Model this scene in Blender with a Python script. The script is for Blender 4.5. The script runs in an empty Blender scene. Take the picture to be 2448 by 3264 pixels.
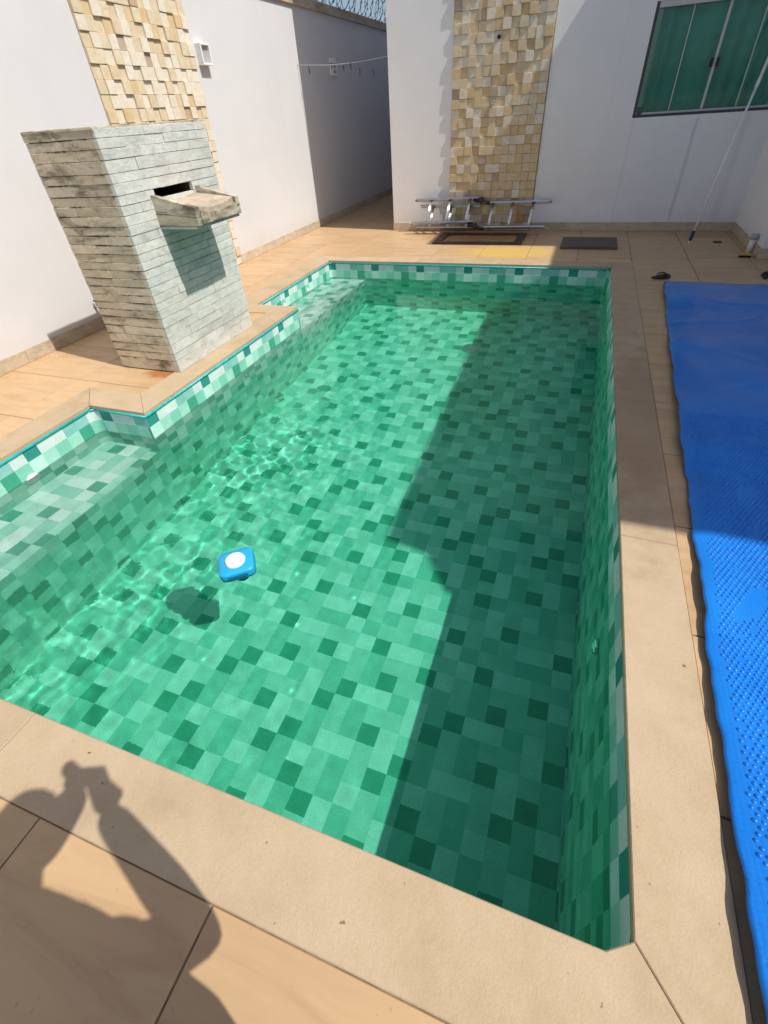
import bpy, bmesh, math, random
import numpy as np
from mathutils import Vector, Matrix, Euler
random.seed(7)
rng = np.random.default_rng(7)
S = bpy.context.scene
R = math.radians

# ------------------------------------------------------------------ camera, sky, sun, exposure
def make_camera():
    cd = bpy.data.cameras.new('camera'); co = bpy.data.objects.new('camera', cd)
    S.collection.objects.link(co)
    yaw, pitch, roll = R(22.405), R(-40.752), R(-4.381)
    fwd = Vector((-math.sin(yaw)*math.cos(pitch), math.cos(yaw)*math.cos(pitch), math.sin(pitch)))
    r = Vector((math.cos(yaw), math.sin(yaw), 0)); u = r.cross(fwd)
    c, s = math.cos(roll), math.sin(roll)
    r2 = c*r + s*u; u2 = -s*r + c*u
    m = Matrix((r2, u2, -fwd)).transposed().to_4x4(); m.translation = (0, 0, 1.5)
    co.matrix_world = m
    cd.sensor_fit = 'VERTICAL'; cd.sensor_height = 24; cd.lens = 24*1480.8/3264
    cd.clip_start = 0.02; cd.clip_end = 2000
    S.camera = co
make_camera()
SUN_EL, SUN_OFF = R(54.4), R(10.0)          # the sun stands to the right (+X), a little behind the camera
TO_SUN = Vector((math.cos(SUN_OFF)*math.cos(SUN_EL), -math.sin(SUN_OFF)*math.cos(SUN_EL), math.sin(SUN_EL)))
W = bpy.data.worlds.new('World'); S.world = W; W.use_nodes = True
nt = W.node_tree; bg = nt.nodes['Background']
sky = nt.nodes.new('ShaderNodeTexSky'); sky.sky_type = 'NISHITA'; sky.sun_disc = False
sky.sun_elevation = SUN_EL; sky.sun_rotation = math.pi/2 + SUN_OFF
sky.dust_density = 2.0; sky.ozone_density = 0.2; sky.air_density = 0.8
nt.links.new(sky.outputs[0], bg.inputs[0]); bg.inputs[1].default_value = 0.09
sl = bpy.data.lights.new('sun', 'SUN'); so = bpy.data.objects.new('sun', sl); S.collection.objects.link(so)
sl.energy = 3.35; sl.angle = R(0.5); sl.color = (1.0, 0.95, 0.88)
so.rotation_euler = (-TO_SUN).to_track_quat('-Z', 'Y').to_euler(); so.location = TO_SUN*30
sl.cycles.is_caustics_light = True
S.view_settings.view_transform = 'Standard'; S.view_settings.look = 'None'
S.view_settings.exposure = 0.48; S.view_settings.gamma = 1.0; S.view_settings.use_curve_mapping = False
S.render.engine = 'CYCLES'
cy = S.cycles
cy.use_denoising = True; cy.caustics_refractive = True; cy.caustics_reflective = False
cy.max_bounces = 10; cy.transmission_bounces = 8; cy.transparent_max_bounces = 12; cy.diffuse_bounces = 5
cy.sample_clamp_indirect = 6.0

# ------------------------------------------------------------------ measured places (metres, camera foot at the origin)
X0, XC, YN, YNO = .4145, .6426, .284, .054
XM, XL, YF, YA1, YA2 = -2.645, -3.149, 6.361, 2.152, 4.470
XW, YB, XR, XHC = -4.384, 8.384, 1.940, -2.889
ZW, ZB, ZS1, ZS2 = -.21, -1.33, -.43, -.30
CW = .236

# ------------------------------------------------------------------ helpers
def me_from(name, v, f, mats=(), smooth=False, fm=None):
    m = bpy.data.meshes.new(name); m.from_pydata(v, [], f)
    for k in mats: m.materials.append(k)
    if fm is not None: m.polygons.foreach_set('material_index', fm)
    if smooth: m.polygons.foreach_set('use_smooth', [True]*len(m.polygons))
    m.update(); return m
def wloc(o):
    v = Vector((0, 0, 0))
    while o: v += o.location; o = o.parent
    return v
def link(name, mesh, parent=None, loc=(0, 0, 0), rot=None, **props):
    """mesh object; loc is a world place, parents are never rotated or scaled"""
    o = bpy.data.objects.new(name, mesh); S.collection.objects.link(o)
    o.location = Vector(loc) - (wloc(parent) if parent else Vector((0, 0, 0)))
    if rot is not None: o.rotation_euler = rot
    o.parent = parent
    for k, v in props.items(): o[k] = v
    return o
def thing(name, label, cat, loc=(0, 0, 0), group=None):
    o = bpy.data.objects.new(name, None); S.collection.objects.link(o); o.location = loc
    o.empty_display_size = .05
    o['label'] = label; o['category'] = cat
    if group: o['group'] = group
    return o
class MB:
    """collects boxes, tubes and quads into one mesh"""
    def __init__(s): s.v = []; s.f = []; s.m = []
    def add(s, v, f, mi=0):
        n = len(s.v); s.v += [tuple(p) for p in v]; s.f += [tuple(i+n for i in q) for q in f]; s.m += [mi]*len(f)
    def box(s, a, b, mi=0, ch=0.0, M=None):
        v, f = boxdata(a, b, ch)
        if M is not None: v = [M @ Vector(p) for p in v]
        s.add(v, f, mi)
    def tube(s, pts, r, n=8, mi=0, caps=True):
        pts = [Vector(p) for p in pts]; rs = r if hasattr(r, '__len__') else [r]*len(pts)
        v = []; f = []; side = None
        for i, p in enumerate(pts):
            d = (pts[min(i+1, len(pts)-1)] - pts[max(i-1, 0)]).normalized()
            if side is None:
                side = d.cross(Vector((0, 0, 1)) if abs(d.z) < .9 else Vector((1, 0, 0))).normalized()
            else:
                side = (side - d*side.dot(d)).normalized()
            up = d.cross(side)
            for k in range(n):
                a = 2*math.pi*k/n; v.append(p + (side*math.cos(a) + up*math.sin(a))*rs[i])
        for i in range(len(pts)-1):
            for k in range(n):
                f.append((i*n+k, i*n+(k+1) % n, (i+1)*n+(k+1) % n, (i+1)*n+k))
        if caps:
            f.append(tuple(range(n))[::-1]); f.append(tuple((len(pts)-1)*n+k for k in range(n)))
        s.add(v, f, mi)
    def lathe(s, prof, c=(0, 0, 0), n=20, mi=0, M=None):
        v = []; f = []
        for (r, z) in prof:
            for k in range(n):
                a = 2*math.pi*k/n; v.append(Vector((r*math.cos(a), r*math.sin(a), z)))
        for i in range(len(prof)-1):
            for k in range(n):
                f.append((i*n+k, i*n+(k+1) % n, (i+1)*n+(k+1) % n, (i+1)*n+k))
        if prof[-1][0] > 1e-4: f.append(tuple((len(prof)-1)*n+k for k in range(n)))
        if prof[0][0] > 1e-4: f.append(tuple(range(n))[::-1])
        if M is not None: v = [M @ p for p in v]
        s.add([p + Vector(c) for p in v], f, mi)
    def mesh(s, name, mats, smooth=False):
        return me_from(name, s.v, s.f, mats if isinstance(mats, (list, tuple)) else [mats], smooth, s.m)
    def build(s, name, mats, parent=None, smooth=False, **props):
        """vertices are in world space; the object's origin is put at its parent's place"""
        o = wloc(parent) if parent else Vector((0, 0, 0))
        if parent: s.v = [tuple(Vector(p)-o) for p in s.v]
        return link(name, s.mesh(name, mats, smooth), parent, o, **props)
def boxdata(a, b, ch=0.0):
    x0, y0, z0 = a; x1, y1, z1 = b
    if ch <= 0:
        v = [(x0,y0,z0),(x1,y0,z0),(x1,y1,z0),(x0,y1,z0),(x0,y0,z1),(x1,y0,z1),(x1,y1,z1),(x0,y1,z1)]
        return v, [(3,2,1,0),(4,5,6,7),(0,1,5,4),(1,2,6,5),(2,3,7,6),(3,0,4,7)]
    c = ch; v = []
    for z, e in ((z0, c), (z0+c, 0), (z1-c, 0), (z1, c)):
        v += [(x0+e,y0+e,z),(x1-e,y0+e,z),(x1-e,y1-e,z),(x0+e,y1-e,z)]
    f = [(3,2,1,0),(12,13,14,15)]
    for k in range(3):
        for i in range(4):
            j = (i+1) % 4; f.append((4*k+i, 4*k+j, 4*k+4+j, 4*k+4+i))
    return v, f

# ------------------------------------------------------------------ materials
class NT:
    def __init__(s, name):
        s.mat = bpy.data.materials.new(name); s.mat.use_nodes = True
        s.t = s.mat.node_tree; s.n = s.t.nodes; s.out = s.n['Material Output']; s.p = s.n['Principled BSDF']
    def node(s, typ, **kw):
        n = s.n.new(typ)
        for k, v in kw.items():
            if k.startswith('i_'):
                key = k[2:]; key = int(key) if key.isdigit() else key.replace('_', ' ')
                s.set(n.inputs[key], v)
            else: setattr(n, k, v)
        return n
    def set(s, inp, v):
        if isinstance(v, bpy.types.NodeSocket): s.t.links.new(v, inp)
        elif isinstance(v, bpy.types.Node): s.t.links.new(v.outputs[0], inp)
        elif isinstance(v, (tuple, list)) and len(v) == 3 and inp.type == 'RGBA': inp.default_value = (*v, 1)
        else: inp.default_value = v
    def pos(s, scale=(1, 1, 1), shift=None):
        g = s.node('ShaderNodeNewGeometry')
        m = s.node('ShaderNodeMapping'); s.t.links.new(g.outputs['Position'], m.inputs[0]); m.inputs['Scale'].default_value = scale
        if shift is not None: s.t.links.new(shift, m.inputs['Location'])
        return m.outputs[0]
    def rnd(s): return s.node('ShaderNodeObjectInfo').outputs['Random']
    def noise(s, vec, scale, detail=4, rough=.55, dist=0):
        n = s.node('ShaderNodeTexNoise'); s.set(n.inputs['Vector'], vec); n.inputs['Scale'].default_value = scale
        n.inputs['Detail'].default_value = detail; n.inputs['Roughness'].default_value = rough; n.inputs['Distortion'].default_value = dist
        return n.outputs['Fac']
    def ramp(s, fac, stops, interp='LINEAR'):
        r = s.node('ShaderNodeValToRGB'); s.set(r.inputs[0], fac); cr = r.color_ramp; cr.interpolation = interp
        while len(cr.elements) < len(stops): cr.elements.new(.5)
        for e, (p, c) in zip(cr.elements, stops):
            e.position = p; e.color = (*c, 1) if hasattr(c, '__len__') else (c, c, c, 1)
        return r.outputs[0]
    def mix(s, fac, a, b, mode='MIX'):
        m = s.node('ShaderNodeMix', data_type='RGBA', blend_type=mode)
        s.set(m.inputs[0], fac); s.set(m.inputs[6], a); s.set(m.inputs[7], b); return m.outputs[2]
    def math(s, op, a, b=0.0, clamp=False):
        m = s.node('ShaderNodeMath', operation=op, use_clamp=clamp); s.set(m.inputs[0], a); s.set(m.inputs[1], b); return m.outputs[0]
    def bump(s, h, strength=.3, dist=.01):
        b = s.node('ShaderNodeBump'); s.set(b.inputs['Height'], h); b.inputs['Strength'].default_value = strength
        b.inputs['Distance'].default_value = dist; s.t.links.new(b.outputs[0], s.p.inputs['Normal'])
    def fin(s, col=None, rough=.6, metal=0., spec=.5):
        if col is not None: s.set(s.p.inputs['Base Color'], col)
        s.set(s.p.inputs['Roughness'], rough); s.p.inputs['Metallic'].default_value = metal
        s.p.inputs['Specular IOR Level'].default_value = spec
        return s.mat
def plain(name, col, rough=.5, metal=0., spec=.5, var=.12, scale=30, bump=0.0, bdist=.002):
    k = NT(name); p = k.pos(); n = k.noise(p, scale, 5)
    lo = tuple(c*(1-var) for c in col); hi = tuple(min(1, c*(1+var)) for c in col)
    c = k.ramp(n, [(.3, lo), (.7, hi)])
    if bump: k.bump(k.noise(p, scale*3, 4), bump, bdist)
    return k.fin(c, k.math('MULTIPLY_ADD', n, .15) if False else rough, metal, spec)

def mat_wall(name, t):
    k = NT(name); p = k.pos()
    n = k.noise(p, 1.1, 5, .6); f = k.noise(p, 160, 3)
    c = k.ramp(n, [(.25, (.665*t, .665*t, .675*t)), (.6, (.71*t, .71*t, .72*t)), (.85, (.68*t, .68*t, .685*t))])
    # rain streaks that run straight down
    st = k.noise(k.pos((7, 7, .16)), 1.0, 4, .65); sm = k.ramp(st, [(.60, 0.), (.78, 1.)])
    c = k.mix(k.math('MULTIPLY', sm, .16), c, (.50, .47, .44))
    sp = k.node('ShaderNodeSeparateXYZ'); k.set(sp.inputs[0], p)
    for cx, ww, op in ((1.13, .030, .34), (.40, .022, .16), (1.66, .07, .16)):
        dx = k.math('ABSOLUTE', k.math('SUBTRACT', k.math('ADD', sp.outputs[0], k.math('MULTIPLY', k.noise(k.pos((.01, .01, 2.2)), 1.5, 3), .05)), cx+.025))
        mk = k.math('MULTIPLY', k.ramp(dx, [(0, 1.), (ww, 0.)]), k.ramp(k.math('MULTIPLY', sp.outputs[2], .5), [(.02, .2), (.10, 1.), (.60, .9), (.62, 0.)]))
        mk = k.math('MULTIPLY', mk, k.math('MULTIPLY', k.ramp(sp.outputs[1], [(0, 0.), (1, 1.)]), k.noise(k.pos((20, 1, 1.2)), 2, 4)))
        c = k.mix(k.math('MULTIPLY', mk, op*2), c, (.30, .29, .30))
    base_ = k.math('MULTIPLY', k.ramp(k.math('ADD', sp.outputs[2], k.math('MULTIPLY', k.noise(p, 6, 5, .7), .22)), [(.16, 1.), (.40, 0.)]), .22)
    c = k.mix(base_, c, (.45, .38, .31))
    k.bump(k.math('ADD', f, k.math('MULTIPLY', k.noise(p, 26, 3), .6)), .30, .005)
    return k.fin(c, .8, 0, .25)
def mat_cap():
    k = NT('weathered_cap_paint'); n = k.noise(k.pos((3, 1.2, 3)), 2.2, 6, .7)
    c = k.ramp(n, [(.3, (.26, .20, .14)), (.5, (.45, .37, .28)), (.75, (.62, .55, .46))])
    k.bump(n, .4, .01); return k.fin(c, .9)
def mat_deck():
    k = NT('beige_porcelain'); r = k.rnd()
    sh = k.node('ShaderNodeCombineXYZ'); k.set(sh.inputs[0], k.math('MULTIPLY', r, 37.)); k.set(sh.inputs[1], k.math('MULTIPLY', r, 91.))
    a = k.noise(k.pos((.9, 4.2, 1), sh.outputs[0]), 2.0, 6, .62, .9)
    b = k.noise(k.pos((1, 1, 1), sh.outputs[0]), 1.3, 4, .5)
    c = k.ramp(a, [(.28, (.395, .255, .135)), (.46, (.495, .335, .185)), (.60, (.53, .365, .203)), (.80, (.56, .40, .233))])
    c = k.mix(k.ramp(b, [(.35, .0), (.75, .55)]), c, (.56, .38, .212))
    tint = k.ramp(r, [(0, (.93, .92, .90)), (1, (1.04, 1.03, 1.02))]); c = k.mix(1.0, c, tint, 'MULTIPLY')
    # rust left at the fountain's near foot, and the sunlit patch's yellow painted on the far deck
    P = k.pos()
    def spot(cx, cy, rx, ry, wob=.35):
        m = k.node('ShaderNodeVectorMath', operation='SUBTRACT'); k.set(m.inputs[0], P); m.inputs[1].default_value = (cx, cy, 0)
        d = k.node('ShaderNodeVectorMath', operation='MULTIPLY'); k.set(d.inputs[0], m.outputs[0]); d.inputs[1].default_value = (1/rx, 1/ry, 0)
        l = k.node('ShaderNodeVectorMath', operation='LENGTH'); k.set(l.inputs[0], d.outputs[0])
        w = k.math('MULTIPLY', k.math('SUBTRACT', k.noise(P, 9, 5, .7), .5), wob*4)
        return k.ramp(k.math('ADD', l.outputs['Value'], w), [(.45, 1.), (1.0, 0.)])
    c = k.mix(k.math('MULTIPLY', spot(-2.98, 2.73, .20, .085), .85), c, (.36, .13, .03))
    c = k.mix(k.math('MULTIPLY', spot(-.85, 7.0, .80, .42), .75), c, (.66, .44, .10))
    c = k.mix(k.math('MULTIPLY', spot(-1.4, 7.95, 1.0, .5), .75), c, (.30, .125, .045))  # wet brown and the reddish shade round the ladder, both painted in
    dirt = k.ramp(k.noise(P, 2.7, 7, .72), [(.60, 0.), (.80, 1.)]); c = k.mix(k.math('MULTIPLY', dirt, .30), c, (.30, .19, .10))
    fl = k.ramp(k.noise(P, 55, 2), [(.72, 0.), (.79, 1.)]); c = k.mix(k.math('MULTIPLY', fl, .32), c, (.20, .13, .08))
    k.bump(k.noise(k.pos((.9, 4.2, 1), sh.outputs[0]), 9, 5), .10, .004)
    return k.fin(c, k.ramp(a, [(.3, .50), (.7, .36)]), 0, .4)
def mat_coping():
    k = NT('cement_coping'); P = k.pos(); r = k.rnd()
    n = k.noise(P, 3.2, 6, .65); g = k.noise(P, 170, 4, .7); g2 = k.noise(P, 60, 3)
    c = k.ramp(n, [(.26, (.38, .285, .178)), (.47, (.475, .372, .245)), (.72, (.535, .43, .295))])
    c = k.mix(k.ramp(g, [(.42, .20), (.62, 0.)]), c, (.36, .26, .17))
    c = k.mix(1.0, c, k.ramp(r, [(0, (.92, .90, .88)), (1, (1.03, 1.02, 1.0))]), 'MULTIPLY')
    s2 = k.ramp(k.noise(P, 13, 3, .5), [(.70, 0.), (.78, 1.)]); c = k.mix(k.math('MULTIPLY', s2, .5), c, (.26, .18, .11))
    sp = k.ramp(k.noise(P, 34, 2, .4), [(.745, 0.), (.775, 1.)]); c = k.mix(k.math('MULTIPLY', sp, .75), c, (.10, .065, .04))
    m_ = k.node('ShaderNodeVectorMath', operation='SUBTRACT'); k.set(m_.inputs[0], P); m_.inputs[1].default_value = (.54, 2.9, 0)
    d_ = k.node('ShaderNodeVectorMath', operation='MULTIPLY'); k.set(d_.inputs[0], m_.outputs[0]); d_.inputs[1].default_value = (1/.30, 1/1.35, 0)
    l_ = k.node('ShaderNodeVectorMath', operation='LENGTH'); k.set(l_.inputs[0], d_.outputs[0])
    w_ = k.ramp(k.math('ADD', l_.outputs['Value'], k.math('MULTIPLY', k.math('SUBTRACT', k.noise(P, 5, 6, .7), .5), 1.6)), [(.5, 1.), (1.05, 0.)])
    c = k.mix(k.math('MULTIPLY', w_, .42), c, (.26, .15, .08))
    k.bump(k.math('ADD', g, g2), .35, .004)
    return k.fin(c, .86, 0, .25)
def mat_liner():
    k = NT('printed_vinyl'); a = k.node('ShaderNodeAttribute', attribute_name='print')
    P = k.pos(); n = k.noise(P, 9, 4); g = k.noise(P, 130, 4, .75)
    c = k.mix(1.0, a.outputs['Color'], k.ramp(n, [(.3, (.88, .90, .89)), (.7, (1.06, 1.05, 1.05))]), 'MULTIPLY')
    c = k.mix(1.0, c, k.ramp(g, [(.32, (.82, .85, .84)), (.68, (1.14, 1.12, 1.13))]), 'MULTIPLY')
    k.bump(k.noise(P, 40, 3), .12, .003)
    return k.fin(c, .42, 0, .4)
def mat_water():
    k = NT('pool_water'); k.n.remove(k.p)
    g = k.node('ShaderNodeBsdfGlass'); g.inputs['IOR'].default_value = 1.333; g.inputs['Roughness'].default_value = 0
    dp = k.node('ShaderNodeAttribute', attribute_name='depth'); k.set(g.inputs['Color'], k.ramp(dp.outputs['Fac'], [(0, (.985, 1.0, .993)), (1, (.565, .970, .85))]))
    at_ = k.node('ShaderNodeAttribute', attribute_name='chop'); P = k.pos()
    h = k.math('ADD', k.noise(P, 13, 3, .5, .8), k.math('MULTIPLY', k.noise(P, 30, 2, .5, .5), .35))
    bm = k.node('ShaderNodeBump'); k.set(bm.inputs['Height'], k.math('MULTIPLY', h, at_.outputs['Fac'])); bm.inputs['Strength'].default_value = .5; bm.inputs['Distance'].default_value = .0030
    k.t.links.new(bm.outputs[0], g.inputs['Normal'])
    k.t.links.new(g.outputs[0], k.out.inputs['Surface'])
    return k.mat
def mat_stone(name, tones, moss, seed):
    k = NT(name); r = k.rnd(); P = k.pos()
    sh = k.node('ShaderNodeCombineXYZ')
    for i, q in enumerate((53., 29., 71.)): k.set(sh.inputs[i], k.math('MULTIPLY', r, q))
    n = k.noise(k.pos((1, 1, 1.6), sh.outputs[0]), 11, 7, .66, .4); f = k.noise(P, 95, 5, .7)
    base = k.ramp(r, [(i/(len(tones)-1), t) for i, t in enumerate(tones)])
    c = k.mix(1.0, base, k.ramp(n, [(.25, (.74, .75, .74)), (.5, (.98, .98, .97)), (.75, (1.14, 1.12, 1.10))]), 'MULTIPLY')
    c = k.mix(1.0, c, k.ramp(f, [(.3, (.86, .86, .86)), (.7, (1.1, 1.1, 1.1))]), 'MULTIPLY')
    if moss:
        d = k.noise(k.pos((1, 1, 2.6)), 3.4, 8, .76, .6); m = k.ramp(d, [(.50, 0.), (.66, 1.)])
        c = k.mix(k.math('MULTIPLY', m, moss), c, (.055, .04, .028))
        tc = k.node('ShaderNodeTexCoord'); sx = k.node('ShaderNodeSeparateXYZ'); k.set(sx.inputs[0], tc.outputs['Generated'])
        ez = k.math('MULTIPLY', k.math('ABSOLUTE', k.math('SUBTRACT', sx.outputs[2], .5)), 2.0)
        ew = k.math('ADD', ez, k.math('MULTIPLY', k.math('SUBTRACT', k.noise(P, 22, 5, .7), .5), .5))
        em = k.math('MULTIPLY', k.ramp(ew, [(.72, 0.), (1.02, 1.)]), k.ramp(k.noise(P, 5.5, 4, .65), [(.44, 0.), (.60, 1.)]))
        c = k.mix(k.math('MULTIPLY', em, min(.95, moss*1.15)), c, (.045, .033, .024))
        y = k.ramp(k.noise(P, 2.1, 5, .6), [(.5, 0.), (.8, 1.)]); c = k.mix(k.math('MULTIPLY', y, .35*min(1, moss*2)), c, (.33, .25, .13))
    k.bump(k.math('ADD', n, k.math('MULTIPLY', f, .5)), .75, .010)
    return k.fin(c, .85, 0, .3)
def mat_clad(i, tones):
    k = NT('cladding_stone_tone'); r = k.rnd()
    sh = k.node('ShaderNodeCombineXYZ')
    for q, w in enumerate((61., 17., 43.)): k.set(sh.inputs[q], k.math('MULTIPLY', r, w))
    n = k.noise(k.pos((1, 1, 1), sh.outputs[0]), 13, 6, .62, 1.2); f = k.noise(k.pos(), 120, 4, .7)
    base = k.ramp(r, [(j/(len(tones)-1), t) for j, t in enumerate(tones)])
    c = k.mix(k.ramp(n, [(.40, 0.), (.72, .75)]), base, tuple(x*y for x, y in zip(tones[0], (.86, .78, .66))))
    c = k.mix(1.0, c, k.ramp(f, [(.3, (.9, .9, .9)), (.7, (1.07, 1.07, 1.07))]), 'MULTIPLY')
    k.bump(k.math('ADD', n, f), .35, .004); return k.fin(c, .72, 0, .35)
def mat_cover():
    k = NT('blue_bubble_film'); P = k.pos(); n = k.noise(P, 2.2, 5, .6); w = k.noise(P, 16, 4, .6, 1.0)
    c = k.ramp(n, [(.3, (.006, .145, .56)), (.7, (.012, .215, .70))])
    v = k.node('ShaderNodeTexVoronoi', feature='F1'); k.set(v.inputs['Vector'], P); v.inputs['Scale'].default_value = 70; v.inputs['Randomness'].default_value = .25
    k.bump(k.math('ADD', k.math('MULTIPLY', k.math('MULTIPLY', v.outputs['Distance'], -1.0), .6), w), .28, .006)
    return k.fin(c, .24, 0, .38)
def mat_pane():
    k = NT('green_glass'); k.n.remove(k.p)
    t = k.node('ShaderNodeBsdfTransparent'); t.inputs[0].default_value = (.55, .86, .81, 1)
    g = k.node('ShaderNodeBsdfGlossy'); g.inputs['Roughness'].default_value = .03
    f = k.node('ShaderNodeFresnel'); f.inputs[0].default_value = 1.5
    m = k.node('ShaderNodeMixShader'); k.t.links.new(f.outputs[0], m.inputs[0]); k.t.links.new(t.outputs[0], m.inputs[1]); k.t.links.new(g.outputs[0], m.inputs[2])
    k.t.links.new(m.outputs[0], k.out.inputs['Surface']); return k.mat
def mat_metal(name, col, rough):
    k = NT(name); P = k.pos(); n = k.noise(P, 40, 5); 
    c = k.ramp(n, [(.3, tuple(x*.8 for x in col)), (.7, col)]); k.bump(k.noise(P, 200, 2), .1, .001)
    return k.fin(c, k.ramp(n, [(.3, rough*.8), (.7, rough*1.25)]), 1.0)

M_WALL, M_HOUSE, M_CAP, M_DECK, M_COP, M_LINER, M_WATER = mat_wall('white_paint_dimmed_for_sun', .90), mat_wall('white_paint_lifted_for_shade', 1.17), mat_cap(), mat_deck(), mat_coping(), mat_liner(), mat_water()  # one white: boundary copy dimmed for sun, house copy lifted for shade
M_GROUT = plain('grey_brown_grout', (.21, .15, .10), .95, var=.35, scale=14)
M_SKIRT = mat_stone('beige_skirting', [(.50, .41, .30), (.60, .50, .38)], .18, 1)
M_BEAD = plain('turquoise_bead', (.015, .42, .42), .4, var=.25, scale=25)
M_MORTAR = plain('black_mossy_mortar', (.045, .037, .028), .95, var=.5, scale=25, bump=.5)
M_FST = mat_stone('grey_quartzite', [(.56, .58, .545), (.63, .645, .61), (.59, .60, .55), (.67, .68, .65)], .22, 2)
M_FST2 = mat_stone('shade_tanned_mossy_quartzite', [(.56, .49, .36), (.64, .57, .43), (.50, .44, .33), (.66, .60, .48)], .80, 3)  # shaded side's warm tan put into the stone colour; moss is real
M_TRAY = mat_stone('worn_tray_stone', [(.52, .43, .32), (.56, .47, .36)], .35, 4)
CT = [[(.65, .545, .38), (.71, .62, .46)], [(.63, .485, .28), (.68, .55, .36)], [(.72, .66, .55), (.76, .71, .62)],
      [(.50, .38, .25), (.56, .44, .31)], [(.46, .36, .29), (.50, .42, .34)], [(.50, .24, .08), (.55, .33, .15)]]
M_CLAD = [mat_clad(i, t) for i, t in enumerate(CT)]
M_CBED = plain('cladding_bed_mortar', (.36, .28, .19), .95, var=.3, scale=20)
M_COVER = mat_cover(); M_PANE = mat_pane()
M_BLACK = plain('black_plastic', (.012, .011, .012), .45, var=.3)
M_DARKFR = plain('dark_brown_metal', (.045, .032, .026), .45, var=.3, scale=18)
M_ALU = mat_metal('brushed_aluminium', (.78, .78, .78), .33)
M_CHROME = mat_metal('chrome', (.85, .85, .85), .10)
M_WHITE = plain('white_plastic', (.80, .80, .78), .38, var=.05)
M_GREY = plain('grey_plastic', (.40, .41, .42), .5, var=.1)
M_MAT = plain('grey_brown_rubber', (.115, .095, .082), .92, var=.3, scale=60, bump=.6)
M_FRAME = plain('dark_window_frame', (.05, .045, .055), .4, var=.2)
M_ALUW = plain('pale_window_profile', (.52, .55, .53), .4, var=.08)
M_CURT = plain('pale_curtain_cloth', (.62, .82, .74), .95, var=.12, scale=7, bump=.3)
M_WIRE = mat_metal('galvanised_wire', (.30, .31, .32), .5)
M_FLOAT = plain('blue_float_plastic', (.016, .36, .66), .42, var=.08, scale=18)
M_FLOATD = plain('dark_blue_grille', (.004, .10, .26), .5)
M_NAVY = plain('navy_grip', (.015, .025, .12), .5)
M_YEL = plain('yellow_bristles', (.55, .38, .06), .8, var=.3, scale=60)
M_SOLE = plain('dark_brown_rubber', (.020, .012, .010), .7, var=.3)
M_SKIN = plain('skin', (.46, .27, .18), .55, var=.08)
M_SHIRT = plain('dark_cotton', (.06, .07, .10), .9, var=.2)
M_ROOF = plain('roof_slab_plaster', (.62, .60, .57), .9, var=.1, scale=3)
M_EARTH = plain('bare_earth', (.20, .14, .09), .95, var=.3, scale=2)
M_DRAIN = plain('dark_bronze', (.05, .035, .025), .5, var=.3)
M_CLEAR = plain('pale_blue_glass', (.45, .60, .75), .12, var=.2, scale=30)
M_LEAF = plain('dry_leaf', (.07, .04, .02), .8, var=.4, scale=60)

# ------------------------------------------------------------------ ground and tiled deck
G = MB()
g = 200.0
xa, xb, ya, yb_ = XL-.02, X0+.02, YN-.02, YF+.02
for (x0, x1, y0, y1) in ((-g, xa, -g, g), (xb, g, -g, g), (xa, xb, -g, ya), (xa, xb, yb_, g)):
    G.add([(x0, y0, -.16), (x1, y0, -.16), (x1, y1, -.16), (x0, y1, -.16)], [(0, 1, 2, 3)])
G.build('ground', M_EARTH, kind='structure')
D = MB(); ZT = -.007                      # tile tops a little under the coping
for (x0, x1, y0, y1) in ((XW-.05, xa, -2.6, 14.5), (xb, 6.0, -2.6, 14.5), (xa, xb, -2.6, ya), (xa, xb, yb_, 14.5), (xa, XM-.02, YA1+.02, YA2-.02)):
    D.box((x0, y0, -.15), (x1, y1, -.0115))
deck = D.build('deck', M_GROUT, kind='structure')
PIT = .6085; GX, GY = .641, .061; J = .0032
def subtract(rects, h):
    out = []
    for (a, b, c, d) in rects:
        e, f_, g_, h_ = h
        if e >= b or f_ <= a or g_ >= d or h_ <= c: out.append((a, b, c, d)); continue
        if a < e: out.append((a, e, c, d))
        if f_ < b: out.append((f_, b, c, d))
        if c < g_: out.append((max(a, e), min(b, f_), c, g_))
        if h_ < d: out.append((max(a, e), min(b, f_), h_, d))
    return out
e = .003
holes = [(XM-CW-e, X0+CW-.008+e, YN-CW+.006-e, YF+.217+e), (XL-CW-e, XM, YN-CW+.006-e, YA1+CW+e), (XL-CW-e, XM, YA2-CW-e, YF+.217+e)]
house_block = [(XHC, 6.1, YB, 15), (XR, 6.1, 6.87, 15), (3.82, 6.1, 2.45, 6.87)]
fcache = {}
for i in range(-9, 9):
    for j in range(-5, 24):
        r = (GX+i*PIT+J, GX+(i+1)*PIT-J, GY+j*PIT+J, GY+(j+1)*PIT-J)
        if r[1] < XW or r[0] > 5.5 or r[3] < -2.6: continue
        if j > 14 and r[0] > XHC: continue
        rs = [(max(r[0], XW+.001), r[1], r[2], r[3])]
        for h in holes + house_block: rs = subtract(rs, h)
        for q in rs:
            if q[1]-q[0] < .012 or q[3]-q[2] < .012: continue
            w, d = round(q[1]-q[0], 4), round(q[3]-q[2], 4)
            if (w, d) not in fcache:
                v, f = boxdata((-w/2, -d/2, -.012), (w/2, d/2, 0), .0018)
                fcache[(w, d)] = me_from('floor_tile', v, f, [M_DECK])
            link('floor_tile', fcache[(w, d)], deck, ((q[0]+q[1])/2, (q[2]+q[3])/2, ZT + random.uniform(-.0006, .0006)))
dm = MB(); dm.lathe([(.052, ZT), (.052, .0), (.044, .002), (.04, .0)], (1.667, 7.70, 0), 24); dm.build('drain_cover', M_DRAIN, deck)

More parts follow.
